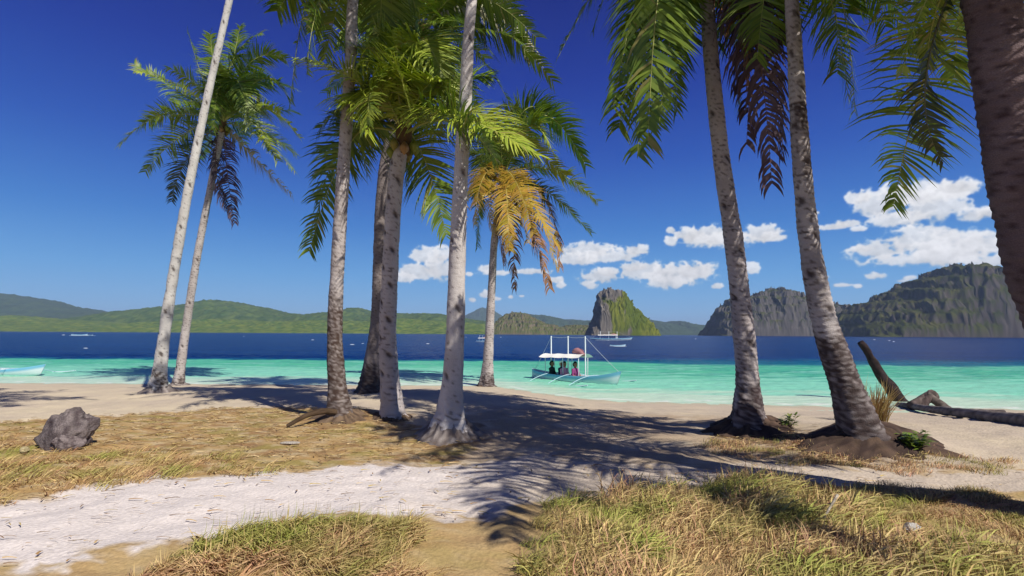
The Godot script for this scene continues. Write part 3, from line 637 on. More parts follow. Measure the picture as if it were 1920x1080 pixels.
const LOOKS := {
	"A": {"bark": Color(0.40, 0.36, 0.35), "pale": Color(0.62, 0.58, 0.575), "dark": Color(0.075, 0.055, 0.055), "dark_top": 0.4, "flare": 0.7, "flare_len": 0.35, "rings": 0.6, "notch": 0.9},
	"B": {"bark": Color(0.56, 0.55, 0.545), "pale": Color(0.72, 0.715, 0.71), "dark": Color(0.09, 0.07, 0.065), "dark_top": 0.55, "flare": 0.95, "flare_len": 0.45, "rings": 0.35, "notch": 0.62, "fleck": 0.44, "scar": 0.25},
	"C": {"bark": Color(0.42, 0.375, 0.375), "pale": Color(0.60, 0.555, 0.56), "dark": Color(0.085, 0.058, 0.050), "dark_top": 2.1, "flare": 0.75, "flare_len": 0.30, "rings": 1.0},
	"D": {"bark": Color(0.50, 0.45, 0.45), "pale": Color(0.66, 0.61, 0.615), "dark": Color(0.085, 0.06, 0.055), "dark_top": -0.3, "flare": 0.45, "flare_len": 0.35, "rings": 1.2, "notch": 0.34, "fleck": 0.42, "scar": 0.5},
	"E": {"bark": Color(0.21, 0.18, 0.18), "pale": Color(0.32, 0.28, 0.28), "dark": Color(0.075, 0.058, 0.058), "dark_top": 1.0, "flare": 0.5, "flare_len": 0.6, "rings": 0.7},  # bark colour darkened to carry the shade of neighbouring palms
	"F": {"bark": Color(0.55, 0.51, 0.51), "pale": Color(0.71, 0.675, 0.68), "dark": Color(0.12, 0.095, 0.09), "dark_top": -0.2, "flare": 1.35, "flare_len": 0.34, "rings": 0.5, "notch": 1.1, "fleck": 0.43, "scar": 0.25},
	"G": {"bark": Color(0.38, 0.335, 0.34), "pale": Color(0.60, 0.55, 0.55), "dark": Color(0.07, 0.05, 0.05), "dark_top": 0.5, "flare": 0.7, "flare_len": 0.5, "rings": 0.6},
	"H": {"bark": Color(0.36, 0.32, 0.33), "pale": Color(0.58, 0.53, 0.545), "dark": Color(0.060, 0.043, 0.047), "dark_top": 0.75, "flare": 0.8, "flare_len": 0.26, "rings": 1.6, "notch": 0.8, "scar": 0.8},
	"I": {"bark": Color(0.36, 0.325, 0.335), "pale": Color(0.58, 0.54, 0.55), "dark": Color(0.080, 0.060, 0.060), "dark_top": 1.9, "flare": 0.55, "flare_len": 0.35, "rings": 1.8, "notch": 0.55, "scar": 0.8, "patch": Vector2(4.2, 5.3)},
	"J": {"bark": Color(0.115, 0.082, 0.092), "pale": Color(0.21, 0.158, 0.172), "dark": Color(0.055, 0.035, 0.042), "dark_top": 0.8, "flare": 0.4, "flare_len": 0.5, "rings": 1.5},
	"K": {"bark": Color(0.30, 0.26, 0.25), "pale": Color(0.48, 0.44, 0.43), "dark": Color(0.08, 0.06, 0.055), "dark_top": 0.4, "flare": 0.6, "flare_len": 0.35, "rings": 1.0}}

func root_mat(at: Vector3, size: Vector3, dark: Color, pale: Color, seed_off: float) -> Shape:
	# a low collar of matted rootlets round the foot of a palm
	var s := Shape.new()
	var sides := 56
	var rings := 20
	for k in rings + 1:
		var t := k / float(rings)
		for q in sides:
			var w := TAU * q / sides
			var c := Vector2(cos(w), sin(w))
			var reach := 1.0 + 0.38 * n_patch.get_noise_2d(c.x * 1.1 + seed_off, c.y * 1.1) + 0.16 * n_patch.get_noise_2d(c.x * 3.4, c.y * 3.4 + seed_off)
			var fib := n_fine.get_noise_2d(w * 1.6 + seed_off, t * 0.25)
			var h := pow(1.0 - t, 1.4) + 0.30 * fib * t * (1.0 - t) * 2.0 + 0.30 * n_fine.get_noise_2d(c.x * t * 0.7, c.y * t * 0.7 + seed_off) * (1.0 - t)
			var p := Vector3(c.x * t * reach * size.x, 0, c.y * t * reach * size.z)
			p.y = ground_y(at.x + p.x, at.z + p.z) - at.y + h * size.y + 0.012 - 0.05 * pow(t, 6.0)
			s.v.append(p)
			s.c.append(dark.lerp(pale, clampf(0.4 + 1.3 * fib + 0.6 * n_patch.get_noise_2d(c.x * t * 3.0, c.y * t * 3.0 + seed_off), 0.0, 1.0)))
	for k in rings:
		for q in sides:
			var q2 := (q + 1) % sides
			s.quad(k * sides + q, k * sides + q2, (k + 1) * sides + q2, (k + 1) * sides + q)
	return s

const COLLARS := {"C": [0.55, 0.20, 0.45, 0], "D": [0.42, 0.14, 0.36, 0], "F": [0.62, 0.42, 0.52, 1], "H": [0.78, 0.26, 0.62, 2], "I": [1.15, 0.26, 0.85, 2], "B": [0.55, 0.30, 0.5, 1], "G": [0.55, 0.12, 0.5, 2], "A": [0.5, 0.15, 0.5, 1]}

func build_palm(a: Dictionary) -> void:
	var o := base("coconut_palm", a.at, a.label, "palm tree", "coconut palms along the beach")
	a.spine[0] = Vector3(0, -0.15, 0)
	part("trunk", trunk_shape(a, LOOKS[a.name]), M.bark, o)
	if COLLARS.has(a.name):
		var c: Array = COLLARS[a.name]
		var cols: Array = [[Color(0.11, 0.075, 0.055), Color(0.24, 0.17, 0.12)], [Color(0.17, 0.14, 0.135), Color(0.40, 0.36, 0.35)], [Color(0.060, 0.042, 0.038), Color(0.155, 0.105, 0.080)]][c[3]]
		part("root_collar", root_mat(a.at, Vector3(c[0], c[1], c[2]), cols[0], cols[1], hash(a.name) % 50), M.bark, o)
	var top: Vector3 = a.spine[a.spine.size() - 1]
	var r: float = a.radius[a.radius.size() - 1]
	# fibrous crown base the fronds grow from
	var s := Shape.new()
	var pts := PackedVector3Array()
	var rr := PackedFloat32Array()
	for k in 9:
		var t := k / 8.0
		pts.append(top + Vector3(0, -0.30 + 0.75 * t, 0))
		rr.append(r * (0.85 + 0.35 * sin(t * 2.6)) * (1.0 if k < 8 else 0.3))
	s.tube(pts, rr, 10, Color(0.17, 0.105, 0.055))
	var crown := part("crown", s, M.bark, o)
	for f in a.fronds:
		var dir: Vector3 = (f[0] - top)
		var start: Vector3 = top + Vector3(0, rng.randf_range(0.0, 0.3), 0) + dir * Vector3(1, 0, 1) * 0.04
		# the control point is pushed out so that the frond passes through the middle given
		var mid: Vector3 = f[0] * 1.6 - start * 0.3 - f[1] * 0.3
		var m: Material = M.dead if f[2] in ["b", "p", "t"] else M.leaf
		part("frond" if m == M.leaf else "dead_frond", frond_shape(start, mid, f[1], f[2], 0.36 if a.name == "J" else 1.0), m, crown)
	var turn := rng.randf() * TAU
	for k in a.fill:
		var q: float = k / maxf(1.0, a.fill - 1.0)
		var az: float = turn + k * 2.39996
		var el := deg_to_rad(lerpf(82.0, a.low - (14.0 if a.name == "J" else 0.0), pow(q, 0.8)) + rng.randf_range(-6, 6))
		var hang: bool = a.name == "J" and cos(az) < 0.1 and sin(az) < 0.7
		if hang:
			el = maxf(el, deg_to_rad(54.0))
		var len: float = (0.7 if hang else 1.0) * a.length * rng.randf_range(0.85, 1.08) * lerpf(0.75, 1.0, minf(1.0, q * 2.0))
		var flat := Vector3(cos(az), 0, sin(az))
		var p1 := top + Vector3(0, 0.25, 0) + (flat * cos(el) + Vector3.UP * sin(el)) * len * 0.55
		var p2: Vector3 = p1 + (flat * (0.35 + 0.65 * cos(el)) + Vector3.UP * (sin(el) * 0.5 - lerpf(0.25, 0.75, q))).normalized() * len * 0.5
		part("frond", frond_shape(top + Vector3(0, 0.2, 0) + flat * r * 0.5, p1, p2, "y" if (k + 1) % 2 == 0 and a.name in ["D", "G", "A"] else "g"), M.leaf, crown)
	if a.name in ["A", "D", "E", "H"]:
		for k in 7:
			var w := TAU * k / 7.0 + 0.4
			var nut := Shape.new()
			var np := PackedVector3Array()
			var nr := PackedFloat32Array()
			for q in 7:
				var t := q / 6.0
				np.append(Vector3(0, 0.13 - 0.26 * t, 0)); nr.append(0.10 * sin(PI * clampf(t, 0.04, 0.96)) * (1.0 - 0.12 * t))
			nut.tube(np, nr, 9, [Color(0.16, 0.19, 0.03), Color(0.26, 0.15, 0.06), Color(0.20, 0.18, 0.04)][k % 3])
			var c := part("coconut", nut, M.nut, crown)
			c.position = top + Vector3(cos(w) * (r + 0.11), -0.16 - 0.09 * (k % 2), sin(w) * (r + 0.11))

# ---------------------------------------------------------------- grass and litter
func tuft(blades: int, tall: float, spread: float, lean: float, width: float, bend := 1.0) -> Mesh:
	var s := Shape.new()
	for k in blades:
		var w := rng.randf() * TAU
		var p := Vector3(cos(w), 0, sin(w)) * spread * sqrt(rng.randf())
		p.y = -0.02
		var out := (Vector3(cos(w), 0, sin(w)) * 0.5 + Vector3(lean, 0, -0.2 * lean)).normalized()
		var dir := (Vector3.UP * rng.randf_range(0.7, 1.4) + out * rng.randf_range(0.3, 1.0) * bend).normalized()
		var len := tall * rng.randf_range(0.55, 1.15)
		var side := dir.cross(Vector3(rng.randf_range(-1, 1), 0.3, rng.randf_range(-1, 1))).normalized()
		var g := rng.randf_range(0.45, 1.3)
		var dry := rng.randf()
		var fat := width * rng.randf_range(0.6, 1.7)
		if rng.randf() < 0.18:
			out = (out * -0.6 + Vector3(rng.randf_range(-1, 1), 0, rng.randf_range(-1, 1))).normalized()
		var col := Color(g * (1.0 + 0.5 * dry), g * (1.0 + 0.15 * dry), g * (1.0 + 0.6 * dry))
		var first := s.v.size()
		for seg in 5:
			var f := seg / 4.0
			var nn := side.cross(dir).normalized()
			if seg < 4:
				var half := fat * (1.0 - 0.75 * f)
				s.v.append(p - side * half); s.v.append(p + side * half)
				s.n.append(nn); s.n.append(nn); s.c.append(col); s.c.append(col)
			else:
				s.v.append(p); s.n.append(nn); s.c.append(col)
			p += dir * len / 4.0
			dir = (dir + (out * 0.28 + Vector3.DOWN * (0.10 + 0.34 * f)) * bend).normalized()
		for seg in 3:
			s.quad(first + seg * 2, first + seg * 2 + 1, first + seg * 2 + 3, first + seg * 2 + 2)
		s.tri(first + 6, first + 7, first + 8)
	return s.mesh()

func grow(called: String, poly: PackedVector2Array, count: int, mesh: Mesh, sizes: Vector2, green: float, ragged: float, label: String) -> void:
	var box := Rect2(poly[0], Vector2.ZERO)
	for p in poly:
		box = box.expand(p)
	box = box.grow(ragged)
	var where := []
	var tint := []
	var tries := 0
	while where.size() < count and tries < count * 30:
		tries += 1
		var p := Vector2(rng.randf_range(box.position.x, box.end.x), rng.randf_range(box.position.y, box.end.y))
		var nn := n_patch.get_noise_2d(p.x, p.y)
		var e := edge(poly, p) + ragged * nn * 1.6
		if e < rng.randf_range(-0.35, 0.25) * ragged:
			continue
		if n_patch.get_noise_2d(p.x * 2.3 + 31.0, p.y * 2.3) < -0.12 and rng.randf() < 0.85:
			continue
		var sc := rng.randf_range(sizes.x, sizes.y) * (0.75 + 0.6 * smoothstep(-0.3, 0.4, nn))
		var b := Basis(Vector3.UP, rng.randfn(0.0, 0.85) + 1.4 * n_patch.get_noise_2d(p.x * 0.6, p.y * 0.6 + 50.0)).scaled(Vector3(sc, sc, sc))
		where.append(Transform3D(b, Vector3(p.x, ground_y(p.x, p.y), p.y)))
		var g := clampf(green + 1.5 * n_patch.get_noise_2d(p.x * 1.1 + 11.0, p.y * 1.1) + rng.randf_range(-0.15, 0.15), 0.0, 1.0)
		var col := Color(0.52, 0.34, 0.17).lerp(Color(0.66, 0.53, 0.25), rng.randf()).lerp(Color(0.33, 0.37, 0.085), g)
		tint.append(col * rng.randf_range(0.8, 1.1))
	scatter(called, mesh, M.grass, where, tint, label, "grass")

func litter(called: String, poly: PackedVector2Array, count: int, label: String) -> void:
	# fallen straw, leaflet scraps and twigs lying on the ground
	var s := Shape.new()
	var p := Vector3.ZERO
	for k in 4:
		var f := k / 3.0
		var half := 0.008 * (1.0 - 0.7 * f) + 0.002
		s.v.append(Vector3(f - 0.5, 0.05 * sin(f * PI), 0.12 * f * f - half * 8.0)); s.v.append(Vector3(f - 0.5, 0.05 * sin(f * PI) + 0.006, 0.12 * f * f + half * 8.0))
		s.c.append(Color.WHITE); s.c.append(Color.WHITE)
	for k in 3:
		s.quad(k * 2, k * 2 + 1, k * 2 + 3, k * 2 + 2)
	var box := Rect2(poly[0], Vector2.ZERO)
	for q in poly:
		box = box.expand(q)
	var where := []
	var tint := []
	while where.size() < count:
		var q := Vector2(rng.randf_range(box.position.x, box.end.x), rng.randf_range(box.position.y, box.end.y))
		if edge(poly, q) + 0.35 * n_patch.get_noise_2d(q.x, q.y) < rng.randf_range(-0.15, 0.1) or absf(q.x) > 14.0:
			continue
		if rng.randf() > 0.45 + 1.2 * n_patch.get_noise_2d(q.x * 1.9, q.y * 1.9 + 20.0):
			continue
		var sc := rng.randf_range(0.04, 0.15)
		var b := Basis(Vector3.UP, rng.randfn(0.3, 0.9)) * Basis(Vector3.RIGHT, rng.randf_range(-0.5, 0.5))
		where.append(Transform3D(b.scaled(Vector3(sc, sc, sc * 0.6)), Vector3(q.x, ground_y(q.x, q.y) + 0.008, q.y)))
		tint.append([Color(0.50, 0.37, 0.19), Color(0.33, 0.21, 0.10), Color(0.54, 0.42, 0.24), Color(0.24, 0.15, 0.08), Color(0.42, 0.33, 0.13)][rng.randi() % 5])
	scatter(called, s.mesh(), M.grass, where, tint, label, "leaf litter")

# ---------------------------------------------------------------- rocks, driftwood, small plants
func rock_shape(size: Vector3, rough: float, seed_off: float, dark: Color, pale: Color) -> Shape:
	var s := Shape.new()
	var sp := SphereMesh.new()
	sp.radial_segments = 64
	sp.rings = 40
	var arr := sp.get_mesh_arrays()
	var cr := RandomNumberGenerator.new()
	cr.seed = int(seed_off) + 77
	var cuts := []
	for q in 13:
		cuts.append([Vector3(cr.randfn(), cr.randfn(), cr.randfn()).normalized(), cr.randf_range(0.72, 0.95)])
	for p in arr[Mesh.ARRAY_VERTEX]:
		var d: Vector3 = p.normalized()
		var k := 1.0 + rough * 0.7 * n_patch.get_noise_3d(d.x * 0.9 + seed_off, d.y * 0.9, d.z * 0.9) - rough * 0.9 * maxf(0.0, 0.12 - absf(n_patch.get_noise_3d(d.x * 0.8 + seed_off + 30.0, d.y * 0.8, d.z * 0.8))) * 2.4 + rough * 0.10 * n_fine.get_noise_3d(d.x * 1.2, d.y * 1.2 + seed_off, d.z * 1.2)
		# flattened facets
		for cut in cuts:
			var c: Vector3 = cut[0]
			var h := d.dot(c) * k
			if h > cut[1]:
				k *= cut[1] / h
		s.v.append(Vector3(d.x * size.x, d.y * size.y, d.z * size.z) * k)
		var m := clampf(0.5 + 1.4 * n_patch.get_noise_3d(d.x * 2.2 + 5.0, d.y * 2.2 + seed_off, d.z * 2.2), 0.0, 1.0)
		s.c.append(dark.lerp(pale, m))
	for k in range(0, arr[Mesh.ARRAY_INDEX].size(), 3):
		s.i.append(arr[Mesh.ARRAY_INDEX][k]); s.i.append(arr[Mesh.ARRAY_INDEX][k + 1]); s.i.append(arr[Mesh.ARRAY_INDEX][k + 2])
	return s

func log_shape(a: Vector3, b: Vector3, r0: float, r1: float, sag: float, col: Color, seed_off: float) -> Shape:
	var s := Shape.new()
	var pts := PackedVector3Array()
	var rr := PackedFloat32Array()
	var n := maxi(10, int((b - a).length() / 0.10))
	for k in n + 1:
		var t := k / float(n)
		pts.append(a.lerp(b, t) + Vector3(0, -sag * sin(PI * t), 0) + Vector3(n_patch.get_noise_2d(t * n * 0.05, seed_off), n_patch.get_noise_2d(t * n * 0.05, seed_off + 9.0), 0) * r0 * 0.4)
		rr.append(lerpf(r0, r1, t) * (1.0 + 0.22 * n_patch.get_noise_2d(t * n * 0.16, seed_off + 3.0)))
	s.tube(pts, rr, 11, col)
	for k in s.v.size():
		var m := n_fine.get_noise_3d(s.v[k].x * 0.8, s.v[k].y * 3.0, s.v[k].z * 3.0)
		s.c[k] = col * (0.85 + 0.9 * m)
		s.c[k].a = 1.0
	return s

func leafy(called: String, at: Vector3, count: int, tall: float, leaf: Vector2, dark: Color, pale: Color, label: String, category: String) -> void:
	var o := base(called, at, label, category)
	var s := Shape.new()
	var f := Shape.new()
	for k in count:
		var w := rng.randf() * TAU
		var p := Vector3(cos(w), 0, sin(w)) * rng.randf() * tall * 0.25 + Vector3(0, -0.04, 0)
		var dir := (Vector3.UP + Vector3(cos(w), 0, sin(w)) * rng.randf_range(0.1, 0.7)).normalized()
		var pts := PackedVector3Array()
		var rr := PackedFloat32Array()
		var len := tall * rng.randf_range(0.6, 1.1)
		for q in 6:
			pts.append(p); rr.append(0.006 * (1.0 - q / 7.0))
			if q > 1:
				for side in 3:
					var az := rng.randf() * TAU
					var ld := (Vector3(cos(az), rng.randf_range(0.0, 0.8), sin(az))).normalized()
					var wv := ld.cross(Vector3.UP).normalized() * leaf.y
					var nn := wv.cross(ld).normalized()
					var col := dark.lerp(pale, rng.randf())
					var first := f.v.size()
					for v in [p, p + ld * leaf.x * 0.45 - wv, p + ld * leaf.x * 0.45 + wv, p + ld * leaf.x - Vector3(0, leaf.x * 0.2, 0)]:
						f.v.append(v); f.n.append(nn); f.c.append(col)
					f.tri(first, first + 2, first + 1); f.tri(first + 1, first + 2, first + 3)
			p += dir * len / 5.0
			dir = (dir + Vector3(rng.randf_range(-0.2, 0.2), -0.04, rng.randf_range(-0.2, 0.2))).normalized()
		s.tube(pts, rr, 4, Color(0.16, 0.12, 0.06))
	part("stems", s, M.bark, o)
	part("foliage", f, M.leaf, o)

# ---------------------------------------------------------------- people: one surface from joined tapered capsules
func body_shape(bones: Array, cell: float) -> Shape:
	var lo := Vector3(1e9, 1e9, 1e9)
	var hi := -lo
	for b in bones:
		for e in [[b[0], b[2]], [b[1], b[3]]]:
			lo = lo.min(e[0] - Vector3.ONE * (e[1] + 0.05)); hi = hi.max(e[0] + Vector3.ONE * (e[1] + 0.05))
	var dim := Vector3i(((hi - lo) / cell).ceil()) + Vector3i.ONE
	var field := PackedFloat32Array()
	field.resize(dim.x * dim.y * dim.z)
	field.fill(1.0)
	var who := PackedInt32Array()
	who.resize(field.size())
	for bi in bones.size():
		var b: Array = bones[bi]
		var p: Vector3 = b[0]
		var q: Vector3 = b[1]
		var reach: float = maxf(b[2], b[3]) + 0.07
		var l := Vector3i(((p.min(q) - Vector3.ONE * reach - lo) / cell).floor()).clamp(Vector3i.ZERO, dim - Vector3i.ONE)
		var h := Vector3i(((p.max(q) + Vector3.ONE * reach - lo) / cell).ceil()).clamp(Vector3i.ZERO, dim - Vector3i.ONE)
		var pq := q - p
		var inv := 1.0 / maxf(pq.length_squared(), 1e-6)
		for z in range(l.z, h.z + 1):
			for y in range(l.y, h.y + 1):
				for x in range(l.x, h.x + 1):
					var at := lo + Vector3(x, y, z) * cell
					var t := clampf((at - p).dot(pq) * inv, 0.0, 1.0)
					var d := (at - p - pq * t).length() - lerpf(b[2], b[3], t)
					var k := (z * dim.y + y) * dim.x + x
					var o := field[k]
					if d < o:
						who[k] = bi
					var m := maxf(0.04 - absf(d - o), 0.0) / 0.04
					field[k] = minf(d, o) - m * m * 0.01
	var s := Shape.new()
	var ids := {}
	for z in dim.z - 1:
		for y in dim.y - 1:
			for x in dim.x - 1:
				var k := (z * dim.y + y) * dim.x + x
				var neg := 0
				var sum := Vector3.ZERO
				var cnt := 0
				for e in EDGES:
					var a: int = k + (e[0].z * dim.y + e[0].y) * dim.x + e[0].x
					var b: int = k + (e[1].z * dim.y + e[1].y) * dim.x + e[1].x
					if (field[a] < 0.0) != (field[b] < 0.0):
						var t := field[a] / (field[a] - field[b])
						sum += Vector3(e[0]).lerp(Vector3(e[1]), t); cnt += 1
				if cnt:
					ids[k] = s.v.size()
					s.v.append(lo + (Vector3(x, y, z) + sum / cnt) * cell)
					s.c.append(bones[who[k]][4])
	var dy := dim.x
	var dz := dim.x * dim.y
	for z in range(1, dim.z - 1):
		for y in range(1, dim.y - 1):
			for x in range(1, dim.x - 1):
				var k := z * dz + y * dy + x
				var inside := field[k] < 0.0
				for ax in [[1, dy, dz], [dy, dz, 1], [dz, 1, dy]]:
					if inside != (field[k + ax[0]] < 0.0):
						var q: Array = [k - ax[1] - ax[2], k - ax[2], k, k - ax[1]]
						if not (ids.has(q[0]) and ids.has(q[1]) and ids.has(q[2]) and ids.has(q[3])):
							continue
						if inside:
							s.quad(ids[q[0]], ids[q[1]], ids[q[2]], ids[q[3]])
						else:
							s.quad(ids[q[0]], ids[q[3]], ids[q[2]], ids[q[1]])
	return s

const EDGES := [[Vector3i(0,0,0), Vector3i(1,0,0)], [Vector3i(0,1,0), Vector3i(1,1,0)], [Vector3i(0,0,1), Vector3i(1,0,1)], [Vector3i(0,1,1), Vector3i(1,1,1)],
	[Vector3i(0,0,0), Vector3i(0,1,0)], [Vector3i(1,0,0), Vector3i(1,1,0)], [Vector3i(0,0,1), Vector3i(0,1,1)], [Vector3i(1,0,1), Vector3i(1,1,1)],
	[Vector3i(0,0,0), Vector3i(0,0,1)], [Vector3i(1,0,0), Vector3i(1,0,1)], [Vector3i(0,1,0), Vector3i(0,1,1)], [Vector3i(1,1,0), Vector3i(1,1,1)]]

func seated_person(at: Vector3, turn: float, shirt: Color, shorts: Color, hat: Color, label: String) -> void:
	# origin on the seat under the hips, facing +z
	var skin := Color(0.26, 0.15, 0.095)
	var bones := [[Vector3(0, 0.10, 0), Vector3(0, 0.32, 0.02), 0.135, 0.13, shirt], [Vector3(0, 0.32, 0.02), Vector3(0, 0.46, 0.0), 0.14, 0.11, shirt],
		[Vector3(-0.15, 0.46, 0), Vector3(0.15, 0.46, 0), 0.07, 0.07, shirt], [Vector3(0, 0.50, 0.0), Vector3(0, 0.60, 0.02), 0.05, 0.05, skin],
		[Vector3(0, 0.66, 0.03), Vector3(0, 0.74, 0.015), 0.078, 0.095, skin], [Vector3(0, 0.675, 0.12), Vector3(0, 0.70, 0.11), 0.016, 0.010, skin],
		[Vector3(-0.095, 0.69, 0.02), Vector3(-0.098, 0.71, 0.02), 0.018, 0.018, skin], [Vector3(0.095, 0.69, 0.02), Vector3(0.098, 0.71, 0.02), 0.018, 0.018, skin]]
	for sx in [-1.0, 1.0]:
		bones.append([Vector3(0.185 * sx, 0.45, 0), Vector3(0.235 * sx, 0.20, 0.06), 0.055, 0.045, shirt])
		bones.append([Vector3(0.235 * sx, 0.20, 0.06), Vector3(0.13 * sx, 0.13, 0.27), 0.043, 0.030, skin])
		bones.append([Vector3(0.13 * sx, 0.13, 0.27), Vector3(0.12 * sx, 0.13, 0.34), 0.034, 0.028, skin])
		for fi in 4:
			bones.append([Vector3((0.095 + 0.018 * fi) * sx, 0.135, 0.35), Vector3((0.09 + 0.020 * fi) * sx, 0.11, 0.40 - 0.008 * absf(fi - 1.5)), 0.011, 0.010, skin])
		bones.append([Vector3(0.10 * sx, 0.07, 0.0), Vector3(0.13 * sx, 0.08, 0.40), 0.092, 0.065, shorts])
		bones.append([Vector3(0.13 * sx, 0.08, 0.40), Vector3(0.13 * sx, -0.30, 0.40), 0.058, 0.038, skin])
		bones.append([Vector3(0.13 * sx, -0.32, 0.39), Vector3(0.14 * sx, -0.33, 0.54), 0.040, 0.030, skin])
	var o := base("person", at, label, "person", "people sitting in the outrigger boat")
	o.rotation.y = turn
	part("body", body_shape(bones, 0.022), M.cloth, o)
	var cap := [[Vector3(0, 0.725, -0.01), Vector3(0, 0.765, 0.005), 0.103, 0.095, hat], [Vector3(0, 0.66, -0.05), Vector3(0, 0.70, -0.05), 0.07, 0.08, hat]]
	part("hair", body_shape(cap, 0.02), M.cloth, o)

# ---------------------------------------------------------------- boats
func hull_shape(L: float, beam: float, deep: float, col: Color, inside: Color, stripe: Color) -> Shape:
	# bow towards +x; a slim hull with raised ends and an open top
	var s := Shape.new()
	var n := 28
	var prof := [[-1.0, 1.0], [-0.97, 0.80], [-0.93, 0.55], [-0.72, 0.2], [-0.35, -0.02], [0.0, -0.08], [0.35, -0.02], [0.72, 0.2], [0.93, 0.55], [0.97, 0.80], [1.0, 1.0], [0.90, 1.0], [0.62, 0.40], [0.0, 0.30], [-0.62, 0.40], [-0.90, 1.0]]
	for k in n + 1:
		var t := k / float(n)
		var u := t * 2.0 - 1.0
		var half := beam * 0.5 * pow(maxf(0.0, 1.0 - pow(absf(u), 2.4)), 0.7) + 0.012
		var sheer := deep * (0.85 + 0.75 * pow(absf(u), 3.0) * (1.0 if u > 0 else 0.55))
		var keel := deep * (0.55 * pow(absf(u), 4.0) - 0.25)
		for q in prof.size():
			var p: Array = prof[q]
			s.v.append(Vector3(u * L * 0.5 + (0.10 * L * maxf(u, 0.0) ** 3) * p[1] * 0.4, lerpf(keel, sheer, maxf(p[1], 0.0)) + minf(p[1], 0.0) * 0.3, p[0] * half))
			s.c.append(inside if q > 10 else (stripe if p[1] > 0.7 else col))
	var w := prof.size()
	for k in n:
		for q in w:
			var q2 := (q + 1) % w
			s.quad(k * w + q, k * w + q2, (k + 1) * w + q2, (k + 1) * w + q)
	return s

func rod(a: Vector3, b: Vector3, r: float, col: Color, sag := 0.0, n := 8) -> Shape:
	var s := Shape.new()
	var pts := PackedVector3Array()
	var rr := PackedFloat32Array()
	for k in n + 1:
		var t := k / float(n)
		pts.append(a.lerp(b, t) + Vector3(0, sag * sin(PI * t), 0)); rr.append(r)
	s.tube(pts, rr, 7, col)
	return s

func outrigger(at: Vector3, turn: float, L: float, full: bool, label: String, called := "outrigger_boat") -> Node3D:
	var o := base(called, at, label, "boat", "outrigger boats in the bay")
	o.rotation.y = turn
	var white := Color(0.62, 0.70, 0.74)
	var blue := Color(0.16, 0.42, 0.60)
	var k := L / 6.0
	var hull := part("hull", hull_shape(L, 0.17 * L, 0.085 * L, white, white, blue), M.paint, o)
	for sd in [-1.0, 1.0]:
		var f := Shape.new()
		var pts := PackedVector3Array()
		var rr := PackedFloat32Array()
		for q in 13:
			var t := q / 12.0 * 2.0 - 1.0
			pts.append(Vector3(t * L * 0.42 + 0.2 * k, (0.03 + 0.16 * pow(maxf(t, 0.0), 3.0)) * k, sd * 2.1 * k)); rr.append(0.055 * k * (1.0 - 0.4 * t * t))
		f.tube(pts, rr, 8, Color(0.55, 0.70, 0.76))
		var fl := part("outrigger_float", f, M.paint, o)
		for bx in [-1.3, 0.1, 1.5]:
			part("outrigger_beam", rod(Vector3(bx * k, 0.50 * k, 0), Vector3(bx * k, 0.08 * k, sd * 2.1 * k), 0.020 * k, Color(0.36, 0.52, 0.62), 0.10 * k), M.paint, fl)
	if not full:
		return o
	var c := Shape.new()
	for q in 17:
		var u := q / 16.0
		for w in 9:
			var t := w / 8.0 * 2.0 - 1.0
			c.v.append(Vector3(lerpf(-1.9, 1.0, u) * k, (1.36 + 0.20 * (1.0 - t * t) - 0.10 * absf(sin(u * 3.0 * PI)) * 0.35 + 0.06 * u) * k, t * 0.62 * k))
			c.c.append(Color(0.80, 0.80, 0.78))
	for q in 16:
		for w in 8:
			c.quad(q * 9 + w, q * 9 + w + 1, (q + 1) * 9 + w + 1, (q + 1) * 9 + w)
	var top := part("canopy", c, M.canvas, o)
	for px in [-1.6, -0.3, 0.8]:
		for sd in [-1.0, 1.0]:
			part("post", rod(Vector3(px * k, 0.45 * k, sd * 0.38 * k), Vector3(px * k, 1.38 * k, sd * 0.40 * k), 0.022 * k, white, 0.0, 2), M.paint, top)
	for px in [-1.5, -0.25, 0.95]:
		part("mast", rod(Vector3(px * k, 0.35 * k, 0), Vector3(px * k, 2.55 * k, 0), 0.035 * k, Color(0.70, 0.76, 0.80), 0.0, 3), M.paint, o)
	for st in [[Vector3(0.95, 2.5, 0), Vector3(3.1, 0.75, 0)], [Vector3(-1.5, 2.5, 0), Vector3(-2.8, 0.55, 0)], [Vector3(-1.5, 2.5, 0), Vector3(-0.25, 2.5, 0)], [Vector3(-0.25, 2.5, 0), Vector3(0.95, 2.5, 0)]]:
		part("stay", rod(st[0] * k, st[1] * k, 0.009 * k, Color(0.5, 0.55, 0.6), -0.04 * k, 6), M.paint, o)
	var roll := Shape.new()
	var pts := PackedVector3Array()
	var rr := PackedFloat32Array()
	for q in 9:
		var t := q / 8.0
		pts.append(Vector3(lerpf(0.1, 0.95, t), 1.66 + 0.10 * sin(t * 5.0), 0.05 * sin(t * 9.0)) * k); rr.append((0.07 + 0.11 * sin(PI * t)) * k)
	roll.tube(pts, rr, 9, Color(0.34, 0.17, 0.19))
	part("furled_sail", roll, M.canvas, o, "dull red cloth bundled on top of the canopy")
	for bx in [-1.2, -0.4, 0.5]:
		var b := Shape.new()
		b.box(Vector3(bx * k, 0.36 * k, 0), Vector3(0.22 * k, 0.04 * k, 0.86 * k), Color(0.30, 0.42, 0.50))
		part("bench", b, M.paint, hull)
	return o

